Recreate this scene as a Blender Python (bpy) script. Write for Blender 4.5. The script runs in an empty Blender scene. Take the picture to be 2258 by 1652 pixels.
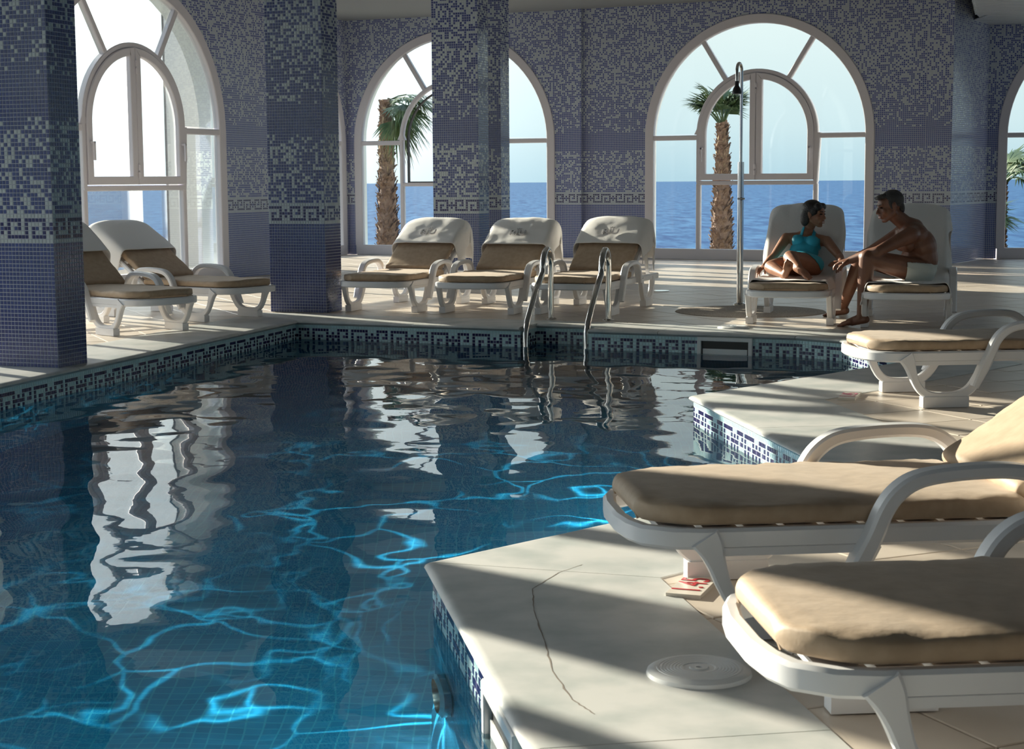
import bpy, bmesh, math, random
import numpy as np
from mathutils import Vector, Matrix
from mathutils.noise import noise as pnoise, noise_vector
S = bpy.context.scene
C = S.collection
PI = math.pi
# ------------------------------------------------------------------ camera
EYE = 1.113
cam_d = bpy.data.cameras.new('camera'); cam = bpy.data.objects.new('camera', cam_d); C.objects.link(cam)
cam_d.sensor_fit = 'HORIZONTAL'; cam_d.sensor_width = 36.0
cam_d.lens = 36.0 * 3685.6 / 2258.0
cam_d.clip_end = 30000; cam_d.clip_start = 0.05
_p, _r = math.radians(6.6657), math.radians(-0.3688)
cam.matrix_world = Matrix.Translation((0, 0, EYE)) @ Matrix.Rotation(PI/2 - _p, 4, 'X') @ Matrix.Rotation(_r, 4, 'Z')
cam_d.dof.use_dof = True; cam_d.dof.focus_distance = 9.0; cam_d.dof.aperture_fstop = 16.0
S.camera = cam
# ------------------------------------------------------------------ view
S.view_settings.view_transform = 'Standard'
S.view_settings.look = 'None'
S.view_settings.gamma = 1.0
S.view_settings.use_curve_mapping = False
S.view_settings.exposure = 0.24
cy = S.cycles
cy.max_bounces = 10; cy.diffuse_bounces = 5; cy.glossy_bounces = 5; cy.transmission_bounces = 8; cy.transparent_max_bounces = 12
cy.caustics_reflective = False; cy.caustics_refractive = True
cy.sample_clamp_indirect = 6.0
cy.use_denoising = True
# ------------------------------------------------------------------ sky and sun
SUN_AZ = Vector((0.74, -0.67, 0)).normalized()      # direction the light travels, on plan
SUN_EL = math.radians(15.5)
sun_dir = Vector((SUN_AZ.x*math.cos(SUN_EL), SUN_AZ.y*math.cos(SUN_EL), -math.sin(SUN_EL)))
sd = bpy.data.lights.new('sun', 'SUN'); sun = bpy.data.objects.new('sun', sd); C.objects.link(sun)
sd.energy = 12.5; sd.angle = math.radians(0.55); sd.color = (1.0, 0.88, 0.72);
sun.rotation_mode = 'QUATERNION'; sun.rotation_quaternion = sun_dir.to_track_quat('-Z', 'Y')
sun.location = (-12, 18, 9)
W = bpy.data.worlds.new('sky'); S.world = W; W.use_nodes = True
nt = W.node_tree; nt.nodes.clear()
def N(nt, t, **k):
    n = nt.nodes.new(t)
    for a, b in k.items():
        if a == 'ins':
            for i, v in b.items(): n.inputs[i].default_value = v
        else: setattr(n, a, b)
    return n
def LK(nt, a, b): nt.links.new(a, b)
tc = N(nt, 'ShaderNodeTexCoord'); sp = N(nt, 'ShaderNodeSeparateXYZ'); LK(nt, tc.outputs['Generated'], sp.inputs[0])
cr = N(nt, 'ShaderNodeValToRGB'); LK(nt, sp.outputs['Z'], cr.inputs[0])
e = cr.color_ramp.elements
e[0].position = 0.0; e[0].color = (0.46, 0.63, 0.72, 1)
e[1].position = 0.55; e[1].color = (0.55, 0.76, 1.08, 1)
x_ = e.new(0.03); x_.color = (0.62, 0.75, 0.79, 1)
x_ = e.new(0.10); x_.color = (0.78, 0.86, 0.85, 1)
x_ = e.new(0.22); x_.color = (0.78, 0.88, 0.94, 1)
dt = N(nt, 'ShaderNodeVectorMath', operation='DOT_PRODUCT'); LK(nt, tc.outputs['Generated'], dt.inputs[0]); dt.inputs[1].default_value = tuple(-sun_dir)
mp = N(nt, 'ShaderNodeMapRange'); LK(nt, dt.outputs['Value'], mp.inputs[0])
for i, v in ((1, 0.58), (2, 1.0), (3, 0.0), (4, 1.0)): mp.inputs[i].default_value = v
pw_ = N(nt, 'ShaderNodeMath', operation='POWER'); LK(nt, mp.outputs[0], pw_.inputs[0]); pw_.inputs[1].default_value = 2.0
mx = N(nt, 'ShaderNodeMix', data_type='RGBA'); LK(nt, pw_.outputs[0], mx.inputs[0]); LK(nt, cr.outputs[0], mx.inputs[6]); mx.inputs[7].default_value = (5.2, 5.2, 5.2, 1)
bg = N(nt, 'ShaderNodeBackground'); LK(nt, mx.outputs[2], bg.inputs[0]); bg.inputs[1].default_value = 1.0
wo = N(nt, 'ShaderNodeOutputWorld'); LK(nt, bg.outputs[0], wo.inputs[0])
W.cycles.sampling_method = 'MANUAL'; W.cycles.sample_map_resolution = 512

# ------------------------------------------------------------------ materials
def mat(name, col=(0.8, 0.8, 0.8), rough=0.5, metal=0.0, spec=0.5, noise=None, bump=None, var=None, coat=0.0, sheen=0.0, sss=0.0):
    m = bpy.data.materials.new(name); m.use_nodes = True
    t = m.node_tree; b = t.nodes['Principled BSDF']
    b.inputs['Base Color'].default_value = (*col, 1); b.inputs['Roughness'].default_value = rough
    b.inputs['Metallic'].default_value = metal; b.inputs['Specular IOR Level'].default_value = spec
    b.inputs['Coat Weight'].default_value = coat
    if sheen: b.inputs['Sheen Weight'].default_value = sheen
    if sss:
        b.inputs['Subsurface Weight'].default_value = sss; b.inputs['Subsurface Radius'].default_value = (0.02, 0.008, 0.004); b.inputs['Subsurface Scale'].default_value = 0.5
    tcx = N(t, 'ShaderNodeTexCoord')
    if var:                                       # (other colour, scale, contrast low, high)
        oc, sc, lo, hi = var
        nz = N(t, 'ShaderNodeTexNoise'); nz.inputs['Scale'].default_value = sc; nz.inputs['Detail'].default_value = 6
        LK(t, tcx.outputs['Object'], nz.inputs['Vector'])
        mr = N(t, 'ShaderNodeMapRange'); LK(t, nz.outputs[0], mr.inputs[0]); mr.inputs[1].default_value = lo; mr.inputs[2].default_value = hi
        mxx = N(t, 'ShaderNodeMix', data_type='RGBA'); LK(t, mr.outputs[0], mxx.inputs[0])
        mxx.inputs[6].default_value = (*col, 1); mxx.inputs[7].default_value = (*oc, 1); LK(t, mxx.outputs[2], b.inputs['Base Color'])
    if bump:                                      # (scale, strength, distance)
        nz = N(t, 'ShaderNodeTexNoise'); nz.inputs['Scale'].default_value = bump[0]; nz.inputs['Detail'].default_value = 4
        LK(t, tcx.outputs['Object'], nz.inputs['Vector'])
        bp = N(t, 'ShaderNodeBump'); bp.inputs['Strength'].default_value = bump[1]; bp.inputs['Distance'].default_value = bump[2]
        LK(t, nz.outputs[0], bp.inputs['Height']); LK(t, bp.outputs[0], b.inputs['Normal'])
    return m
BLUE, PALE, DARK, POOLP, BASIN = (0.046, 0.062, 0.19), (0.40, 0.46, 0.48), (0.018, 0.014, 0.085), (0.50, 0.70, 0.74), (0.008, 0.19, 0.36)
def mosaic_mat(name, grout, gw=0.09, rough=0.22, relief=False):
    m = bpy.data.materials.new(name); m.use_nodes = True
    t = m.node_tree; b = t.nodes['Principled BSDF']; b.inputs['Roughness'].default_value = rough
    at = N(t, 'ShaderNodeAttribute', attribute_name='col')
    if relief:
        LK(t, at.outputs['Color'], b.inputs['Base Color']); return m
    uv = N(t, 'ShaderNodeUVMap'); s = N(t, 'ShaderNodeSeparateXYZ'); LK(t, uv.outputs[0], s.inputs[0])
    ds = []
    for k in (0, 1):
        pp = N(t, 'ShaderNodeMath', operation='PINGPONG'); LK(t, s.outputs[k], pp.inputs[0]); pp.inputs[1].default_value = 0.5; ds.append(pp)
    mn = N(t, 'ShaderNodeMath', operation='MINIMUM'); LK(t, ds[0].outputs[0], mn.inputs[0]); LK(t, ds[1].outputs[0], mn.inputs[1])
    st = N(t, 'ShaderNodeMath', operation='GREATER_THAN'); LK(t, mn.outputs[0], st.inputs[0]); st.inputs[1].default_value = gw
    mxx = N(t, 'ShaderNodeMix', data_type='RGBA'); LK(t, st.outputs[0], mxx.inputs[0]); mxx.inputs[6].default_value = (*grout, 1); LK(t, at.outputs['Color'], mxx.inputs[7])
    LK(t, mxx.outputs[2], b.inputs['Base Color'])
    rr = N(t, 'ShaderNodeMapRange'); LK(t, st.outputs[0], rr.inputs[0]); rr.inputs[3].default_value = 0.8; rr.inputs[4].default_value = rough; LK(t, rr.outputs[0], b.inputs['Roughness'])
    bp = N(t, 'ShaderNodeBump'); bp.inputs['Strength'].default_value = 0.4; bp.inputs['Distance'].default_value = 0.002; LK(t, st.outputs[0], bp.inputs['Height']); LK(t, bp.outputs[0], b.inputs['Normal'])
    return m
M = {}
M['mosaic'] = mosaic_mat('mosaic_wall', (0.44, 0.48, 0.57), 0.13)
M['basin'] = mosaic_mat('basin_mosaic', (0.03, 0.26, 0.40), 0.06)
M['tile'] = mosaic_mat('mosaic_tile_glaze', (0, 0, 0), relief=True, rough=0.18)
M['grout'] = mat('grout', (0.40, 0.44, 0.52), 0.8)
M['poolgrout'] = mat('pool_grout', (0.52, 0.66, 0.68), 0.8)
M['frame'] = mat('window_frame_paint', (0.66, 0.64, 0.68), 0.38, bump=(60, 0.05, 0.001))
M['gasket'] = mat('rubber_gasket', (0.03, 0.03, 0.03), 0.6)
M['reveal'] = mat('white_render', (0.80, 0.84, 0.82), 0.8, bump=(90, 0.15, 0.003))
M['marble'] = mat('coping_marble', (0.62, 0.615, 0.60), 0.38, var=((0.44, 0.47, 0.46), 5.0, 0.40, 0.68), bump=(40, 0.08, 0.002))
M['floor'] = mat('floor_tile_beige', (0.58, 0.50, 0.42), 0.36, var=((0.66, 0.58, 0.50), 2.2, 0.35, 0.65), bump=(70, 0.06, 0.001))
M['floorgrout'] = mat('floor_grout', (0.24, 0.20, 0.17), 0.85)
M['plastic'] = mat('white_resin', (0.78, 0.78, 0.80), 0.32, bump=(120, 0.06, 0.001), coat=0.1)
M['cushion'] = mat('tan_canvas', (0.40, 0.285, 0.185), 0.62, var=((0.46, 0.335, 0.225), 26, 0.35, 0.65), bump=(11, 0.35, 0.01), sheen=0.15)
M['towel'] = mat('white_terry', (0.80, 0.78, 0.76), 0.95, bump=(240, 0.6, 0.004), sheen=0.4)
M['towel_print'] = mat('pressed_terry', (0.52, 0.51, 0.52), 0.95)
M['chrome'] = mat('polished_steel', (0.62, 0.60, 0.57), 0.10, metal=1.0)
M['black'] = mat('black_plastic', (0.015, 0.015, 0.015), 0.4)
M['ceiling'] = mat('ceiling_slats', (0.50, 0.55, 0.60), 0.35)
M['ceilingdark'] = mat('ceiling_joint', (0.22, 0.24, 0.26), 0.8)
M['outwall'] = mat('outside_render', (0.75, 0.74, 0.70), 0.9)
M['inwall'] = mat('inside_plain_mosaic', (0.16, 0.18, 0.27), 0.5)
M['terrace'] = mat('terrace_paving', (0.42, 0.36, 0.28), 0.9, var=((0.28, 0.26, 0.16), 1.5, 0.4, 0.6))
M['pebble'] = mat('pebble_wash', (0.24, 0.20, 0.17), 0.7, var=((0.42, 0.37, 0.32), 120, 0.4, 0.6), bump=(130, 0.8, 0.008))
M['red'] = mat('red_enamel', (0.50, 0.03, 0.04), 0.4)
M['signwhite'] = mat('sign_enamel', (0.72, 0.66, 0.58), 0.3)
M['pinkprint'] = mat('faded_red_print', (0.52, 0.16, 0.24), 0.4)
M['lid'] = mat('lid_plastic', (0.80, 0.80, 0.80), 0.28, coat=0.2)
M['skin_w'] = mat('skin_woman', (0.30, 0.135, 0.08), 0.48, sss=0.08, var=((0.33, 0.155, 0.09), 8, 0.4, 0.6))
M['skin_m'] = mat('skin_man', (0.21, 0.095, 0.058), 0.46, sss=0.08, var=((0.17, 0.075, 0.046), 9, 0.4, 0.6))
M['hair_w'] = mat('black_hair', (0.012, 0.009, 0.008), 0.42, bump=(90, 0.6, 0.01))
M['hair_m'] = mat('dark_grey_hair', (0.045, 0.042, 0.042), 0.6, bump=(120, 0.8, 0.01))
M['eye'] = mat('eye', (0.03, 0.02, 0.02), 0.2)
M['teeth'] = mat('teeth', (0.75, 0.70, 0.65), 0.3)
M['lips'] = mat('lips', (0.30, 0.08, 0.07), 0.4)
M['suit'] = mat('turquoise_lycra', (0.03, 0.38, 0.52), 0.55, bump=(60, 0.1, 0.003))
M['trunks'] = mat('pale_grey_trunks', (0.55, 0.58, 0.54), 0.8, bump=(30, 0.4, 0.006))
M['bark'] = mat('palm_bark', (0.17, 0.105, 0.075), 0.9, var=((0.27, 0.18, 0.13), 14, 0.35, 0.65), bump=(40, 0.8, 0.02))
M['frond'] = mat('palm_frond_green', (0.035, 0.075, 0.028), 0.55, var=((0.09, 0.13, 0.045), 5, 0.4, 0.6))
M['thatch'] = mat('dry_palm_thatch', (0.42, 0.31, 0.18), 0.9, var=((0.28, 0.18, 0.10), 12, 0.4, 0.6))
def glass():
    m = bpy.data.materials.new('window_glass'); m.use_nodes = True; t = m.node_tree; t.nodes.clear()
    tr = N(t, 'ShaderNodeBsdfTransparent'); tr.inputs[0].default_value = (0.95, 0.985, 0.98, 1)
    gl = N(t, 'ShaderNodeBsdfGlossy'); gl.inputs['Roughness'].default_value = 0.0; gl.inputs[0].default_value = (0.9, 0.9, 0.9, 1)
    fr = N(t, 'ShaderNodeFresnel'); fr.inputs[0].default_value = 1.35
    ml = N(t, 'ShaderNodeMath', operation='MULTIPLY'); LK(t, fr.outputs[0], ml.inputs[0]); ml.inputs[1].default_value = 0.5
    mi = N(t, 'ShaderNodeMixShader'); LK(t, ml.outputs[0], mi.inputs[0]); LK(t, tr.outputs[0], mi.inputs[1]); LK(t, gl.outputs[0], mi.inputs[2])
    o = N(t, 'ShaderNodeOutputMaterial'); LK(t, mi.outputs[0], o.inputs[0]); return m
M['glass'] = glass()
def water():
    m = bpy.data.materials.new('pool_water'); m.use_nodes = True; t = m.node_tree; t.nodes.clear()
    tcx = N(t, 'ShaderNodeTexCoord'); nz = N(t, 'ShaderNodeTexNoise'); nz.inputs['Scale'].default_value = 9; nz.inputs['Detail'].default_value = 2
    LK(t, tcx.outputs['Object'], nz.inputs['Vector'])
    bp = N(t, 'ShaderNodeBump'); bp.inputs['Strength'].default_value = 0.05; bp.inputs['Distance'].default_value = 0.006; LK(t, nz.outputs[0], bp.inputs['Height'])
    tr = N(t, 'ShaderNodeBsdfRefraction'); tr.inputs['IOR'].default_value = 1.33; tr.inputs['Roughness'].default_value = 0.0; tr.inputs[0].default_value = (0.72, 0.92, 0.97, 1)
    gl = N(t, 'ShaderNodeBsdfGlossy'); gl.inputs['Roughness'].default_value = 0.0; LK(t, bp.outputs[0], gl.inputs['Normal'])
    fr = N(t, 'ShaderNodeFresnel'); fr.inputs[0].default_value = 1.33; LK(t, bp.outputs[0], fr.inputs['Normal'])
    mi = N(t, 'ShaderNodeMixShader'); LK(t, fr.outputs[0], mi.inputs[0]); LK(t, tr.outputs[0], mi.inputs[1]); LK(t, gl.outputs[0], mi.inputs[2])
    o = N(t, 'ShaderNodeOutputMaterial'); LK(t, mi.outputs[0], o.inputs[0]); return m
M['water'] = water()
def seamat():
    m = mat('sea_water', (0.035, 0.15, 0.33), 0.6, spec=0.08); t = m.node_tree; b = t.nodes['Principled BSDF']
    g = N(t, 'ShaderNodeNewGeometry'); mpn = N(t, 'ShaderNodeMapping'); LK(t, g.outputs['Position'], mpn.inputs[0]); mpn.inputs['Scale'].default_value = (0.16, 0.030, 1)
    nz = N(t, 'ShaderNodeTexNoise'); nz.inputs['Scale'].default_value = 1.0; nz.inputs['Detail'].default_value = 7; nz.inputs['Roughness'].default_value = 0.7; LK(t, mpn.outputs[0], nz.inputs['Vector'])
    c = N(t, 'ShaderNodeValToRGB'); LK(t, nz.outputs[0], c.inputs[0]); el = c.color_ramp.elements
    el[0].position = 0.36; el[0].position = 0.40; el[0].color = (0.008, 0.045, 0.135, 1); el[1].position = 0.62; el[1].color = (0.055, 0.15, 0.27, 1)
    LK(t, c.outputs[0], b.inputs['Base Color']); return m
M['sea'] = seamat()

# ------------------------------------------------------------------ helpers
def link(name, me, parent=None, m=None, smooth=False):
    if m is not None and not me.materials: me.materials.append(m)
    if smooth: me.polygons.foreach_set('use_smooth', [True]*len(me.polygons))
    o = bpy.data.objects.new(name, me); C.objects.link(o)
    if parent is not None: o.parent = parent
    return o
def tag(o, label, cat, group=None, kind=None):
    o['label'] = label; o['category'] = cat
    if group: o['group'] = group
    if kind: o['kind'] = kind
    return o
def empty(name, loc=(0, 0, 0), rz=0.0):
    o = bpy.data.objects.new(name, None); o.empty_display_size = 0.1; C.objects.link(o); o.location = loc; o.rotation_euler = (0, 0, rz); return o
def copy_tree(o, parent=None):
    c = o.copy(); C.objects.link(c)
    if parent is not None: c.parent = parent
    for ch in list(o.children): copy_tree(ch, c)
    return c
def catmull(path, ww, sub):
    q = [tuple(p)+(w,) for p, w in zip(path, ww)]; out = []
    for i in range(len(q)-1):
        p0, p1, p2, p3 = q[max(0, i-1)], q[i], q[i+1], q[min(len(q)-1, i+2)]
        for k in range(sub):
            t = k/sub; out.append(tuple(0.5*(2*b+(c-a)*t+(2*a-5*b+4*c-d)*t*t+(3*b-a-3*c+d)*t**3) for a, b, c, d in zip(p0, p1, p2, p3)))
    out.append(q[-1]); return [(o[0], o[1]) for o in out], [o[2] for o in out]
class MB:
    def __init__(s): s.v = []; s.f = []; s.c = []
    def add(s, v, f, col=None):
        b = len(s.v); s.v += [tuple(p) for p in v]; s.f += [tuple(i+b for i in q) for q in f]
        if col is not None: s.c += [col]*len(f)
        return s
    def box(s, a, b, col=None):
        x0, y0, z0 = a; x1, y1, z1 = b
        return s.add([(x0, y0, z0), (x1, y0, z0), (x1, y1, z0), (x0, y1, z0), (x0, y0, z1), (x1, y0, z1), (x1, y1, z1), (x0, y1, z1)],
              [(0, 3, 2, 1), (4, 5, 6, 7), (0, 1, 5, 4), (1, 2, 6, 5), (2, 3, 7, 6), (3, 0, 4, 7)], col)
    def obox(s, cen, ax, ay, az):
        cen = Vector(cen); ax, ay, az = Vector(ax), Vector(ay), Vector(az)
        v = [cen+sx*ax+sy*ay+sz*az for sz in (-1, 1) for sy in (-1, 1) for sx in (-1, 1)]
        return s.add(v, [(0, 2, 3, 1), (4, 5, 7, 6), (0, 1, 5, 4), (1, 3, 7, 5), (3, 2, 6, 7), (2, 0, 4, 6)])
    def tube(s, pts, r, n=12, closed=False, cap=True):
        pts = [Vector(p) for p in pts]; m_ = len(pts); rr = r if isinstance(r, (list, tuple)) else [r]*m_
        up = Vector((0.13, 0.21, 0.97)); rings = []; prev = None
        for i, p in enumerate(pts):
            a = pts[i-1] if i > 0 else (pts[-1] if closed else p); b = pts[(i+1) % m_] if (i < m_-1 or closed) else p
            t = (b-a).normalized()
            u = (prev - t*prev.dot(t)) if prev is not None else up.cross(t)
            if u.length < 1e-5: u = Vector((1, 0, 0)).cross(t)
            u.normalize(); w = t.cross(u); prev = u
            rings.append([p + (u*math.cos(2*PI*k/n) + w*math.sin(2*PI*k/n))*rr[i] for k in range(n)])
        v = [q for rg in rings for q in rg]; f = []
        for i in range(m_ - (0 if closed else 1)):
            j = (i+1) % m_
            for k in range(n):
                l = (k+1) % n; f.append((i*n+k, i*n+l, j*n+l, j*n+k))
        if cap and not closed: f.append(tuple(range(n))[::-1]); f.append(tuple(range((m_-1)*n, m_*n)))
        return s.add(v, f)
    def loft(s, rings, cap=True):
        n = len(rings[0]); v = [q for rg in rings for q in rg]; f = []
        for i in range(len(rings)-1):
            for k in range(n):
                l = (k+1) % n; f.append((i*n+k, i*n+l, (i+1)*n+l, (i+1)*n+k))
        if cap: f.append(tuple(range(n))[::-1]); f.append(tuple(range((len(rings)-1)*n, len(rings)*n)))
        return s.add(v, f)
    def sweep(s, path, w, d, fr, closed=False, bev=0.0, sub=1):
        """rectangular bar along a 2-D path; fr maps (a, b, depth) to 3-D; w in the plane (or list), d across"""
        ww = list(w) if isinstance(w, (list, tuple)) else [w]*len(path)
        if sub > 1: path, ww = catmull(path, ww, sub)
        n = len(path); P = [Vector((p[0], p[1])) for p in path]; rings = []
        for i in range(n):
            a = P[i-1] if (i > 0 or closed) else None; b = P[(i+1) % n] if (i < n-1 or closed) else None
            if a is None: t = (b-P[i]).normalized(); k = 1
            elif b is None: t = (P[i]-a).normalized(); k = 1
            else:
                t1 = (P[i]-a).normalized(); t2 = (b-P[i]).normalized(); t = (t1+t2)
                t = t.normalized() if t.length > 1e-6 else t1
                k = 1/max(0.45, t.dot(t1))
            nn = Vector((-t.y, t.x)); h = ww[i]/2*k; g = d/2
            if bev:
                e_ = min(bev, h*0.6, g*0.6)
                pr = [(-h, -g+e_), (-h+e_, -g), (h-e_, -g), (h, -g+e_), (h, g-e_), (h-e_, g), (-h+e_, g), (-h, g-e_)]
            else: pr = [(-h, -g), (h, -g), (h, g), (-h, g)]
            rings.append([fr(P[i].x+nn.x*q[0], P[i].y+nn.y*q[0], q[1]) for q in pr])
        if closed: rings.append(rings[0])
        return s.loft(rings, cap=not closed)
    def mesh(s, name, m=None, smooth=None, cols=False):
        me = bpy.data.meshes.new(name); me.from_pydata(s.v, [], s.f); me.update()
        if m is not None: me.materials.append(m)
        if cols:
            at = me.color_attributes.new('col', 'FLOAT_COLOR', 'CORNER'); arr = []
            for p, c in zip(me.polygons, s.c): arr += [c[0], c[1], c[2], 1.0]*p.loop_total
            at.data.foreach_set('color', arr)
        if smooth is not None:
            bm = bmesh.new(); bm.from_mesh(me); bmesh.ops.recalc_face_normals(bm, faces=bm.faces)
            for f in bm.faces: f.smooth = True
            for ed in bm.edges:
                if len(ed.link_faces) == 2 and ed.calc_face_angle(0) > smooth: ed.smooth = False
            bm.to_mesh(me); bm.free()
        return me
    def build(s, name, m=None, parent=None, smooth=0.6, cols=False):
        return link(name, s.mesh(name, m, smooth, cols), parent)
def lathe(prof, n=32, cen=(0, 0, 0)):
    mb = MB(); mb.loft([[(cen[0]+r*math.cos(2*PI*k/n), cen[1]+r*math.sin(2*PI*k/n), cen[2]+z) for k in range(n)] for r, z in prof]); return mb
def text_mesh(txt, size, ext):
    cu = bpy.data.curves.new('t', 'FONT'); cu.body = txt; cu.size = size; cu.extrude = ext; cu.align_x = 'CENTER'; cu.align_y = 'CENTER'
    to = bpy.data.objects.new('t', cu); C.objects.link(to); dg = bpy.context.evaluated_depsgraph_get(); dg.update()
    me = bpy.data.meshes.new_from_object(to.evaluated_get(dg)); bpy.data.objects.remove(to); me.materials.clear(); return me

# ------------------------------------------------------------------ mosaic
P = 0.025
R1 = [2, 3, 4, 5, 7, 8, 9, 10, 11, 12]; R5 = [2, 3, 4, 5, 6, 7, 9, 10, 11, 12]
KEY = [set(R1), {0, 2, 5, 7, 12}, {13, 1, 2, 5, 7, 9, 12}, {0, 2, 7, 9, 12}, set(R5)]      # top row first, period 14
MEDK = {0, 4, 10}
rng = random.Random(7)
def jit(c, a=0.10):
    k = 1 + rng.uniform(-a, a); return (c[0]*k, c[1]*k, c[2]*k)
def wall_col(i, j, ph):
    """colour of tile column i, row j on pillars and walls"""
    if 31 <= j <= 35:
        r = 35 - j; k = (i + ph) % 14
        if k in KEY[r]: return DARK
        if r == 2 and k in MEDK: return jit(BLUE)
        return jit(PALE, 0.05)
    if j in (30, 36): return jit(PALE, 0.05)
    if j < 30 or 60 <= j < 70: return jit(BLUE)
    p = 0.36 if j < 60 else 0.14 + 0.32*min(1, (j-70)/26)
    q = pnoise(Vector((i*0.35, j*0.5, ph*3.1)))*0.5
    return jit(PALE, 0.05) if rng.random() < p + q*0.5 else jit(BLUE)
def pool_col(i, j, ph):
    """rows counted downwards from the coping"""
    if 1 <= j <= 5:
        k = (i + ph) % 14
        if k in KEY[j-1]: return DARK
        if j == 3 and k in MEDK: return jit((0.10, 0.09, 0.20))
    return jit(POOLP, 0.05)
def relief(mb, A, B, nrm, z0, nrow, colf, ph, down=False, t=0.0022, i0=0):
    """mosaic pieces standing proud of their bed, from A towards B"""
    A = Vector((A[0], A[1], 0)); B = Vector((B[0], B[1], 0)); L = (B-A).length; u = (B-A).normalized(); n = Vector((nrm[0], nrm[1], 0)).normalized()
    nc = int(L/P + 0.35); pw = L/max(1, nc); g = 0.0021
    for j in range(nrow):
        for i in range(i0, nc):
            a = A + u*(i*pw+g); b = A + u*((i+1)*pw-g)
            if down: zt = z0-j*P-g; zb = z0-(j+1)*P+g
            else: zb = z0+j*P+g; zt = z0+(j+1)*P-g
            e1, e2 = Vector((0, 0, 0)), n*t; c = colf(i, j, ph); s_ = 0.0008
            mb.add([a+Vector((0, 0, zb)), b+Vector((0, 0, zb)), b+Vector((0, 0, zt)), a+Vector((0, 0, zt)),
                    a+u*s_+e2+Vector((0, 0, zb+s_)), b-u*s_+e2+Vector((0, 0, zb+s_)), b-u*s_+e2+Vector((0, 0, zt-s_)), a+u*s_+e2+Vector((0, 0, zt-s_))],
                   [(4, 5, 6, 7), (0, 1, 5, 4), (1, 2, 6, 5), (2, 3, 7, 6), (3, 0, 4, 7)], c)
def grid_wall(A, B, z0, z1, colf, ph, hole=None, m=None, name='w', down=False):
    """a wall face made of one quad per mosaic piece; hole = (centre along wall, radius, springing)"""
    A = Vector((A[0], A[1])); B = Vector((B[0], B[1])); L = (B-A).length; u = (B-A)/L
    nc = max(1, round(L/P)); nr = round((z1-z0)/P); pw = L/nc; ph_ = (z1-z0)/nr
    V = np.zeros(((nc+1)*(nr+1), 3)); ii, jj = np.meshgrid(np.arange(nc+1), np.arange(nr+1)); ii = ii.ravel(); jj = jj.ravel()
    V[:, 0] = A.x+u.x*ii*pw; V[:, 1] = A.y+u.y*ii*pw; V[:, 2] = z0+jj*ph_
    F = []; cols = []; uvs = []
    for j in range(nr):
        for i in range(nc):
            if hole:
                s_ = (i+0.5)*pw-hole[0]; z = z0+(j+0.5)*ph_
                if abs(s_) < hole[1] and (z < hole[2] or s_*s_+(z-hole[2])**2 < hole[1]**2): continue
            a = j*(nc+1)+i; F.append((a, a+1, a+nc+2, a+nc+1)); c = colf(i, (nr-1-j) if down else j, ph); cols.append(c); uvs.append((i, j))
    me = bpy.data.meshes.new(name); me.from_pydata(V.tolist(), [], F); me.materials.append(m)
    at = me.color_attributes.new('col', 'FLOAT_COLOR', 'CORNER'); at.data.foreach_set('color', [x for c in cols for _ in range(4) for x in (c[0], c[1], c[2], 1.0)])
    uvl = me.uv_layers.new(name='UVMap'); uvl.data.foreach_set('uv', [x for (i, j) in uvs for q in ((0, 0), (1, 0), (1, 1), (0, 1)) for x in (i+q[0], j+q[1])])
    me.update(); return me

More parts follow.
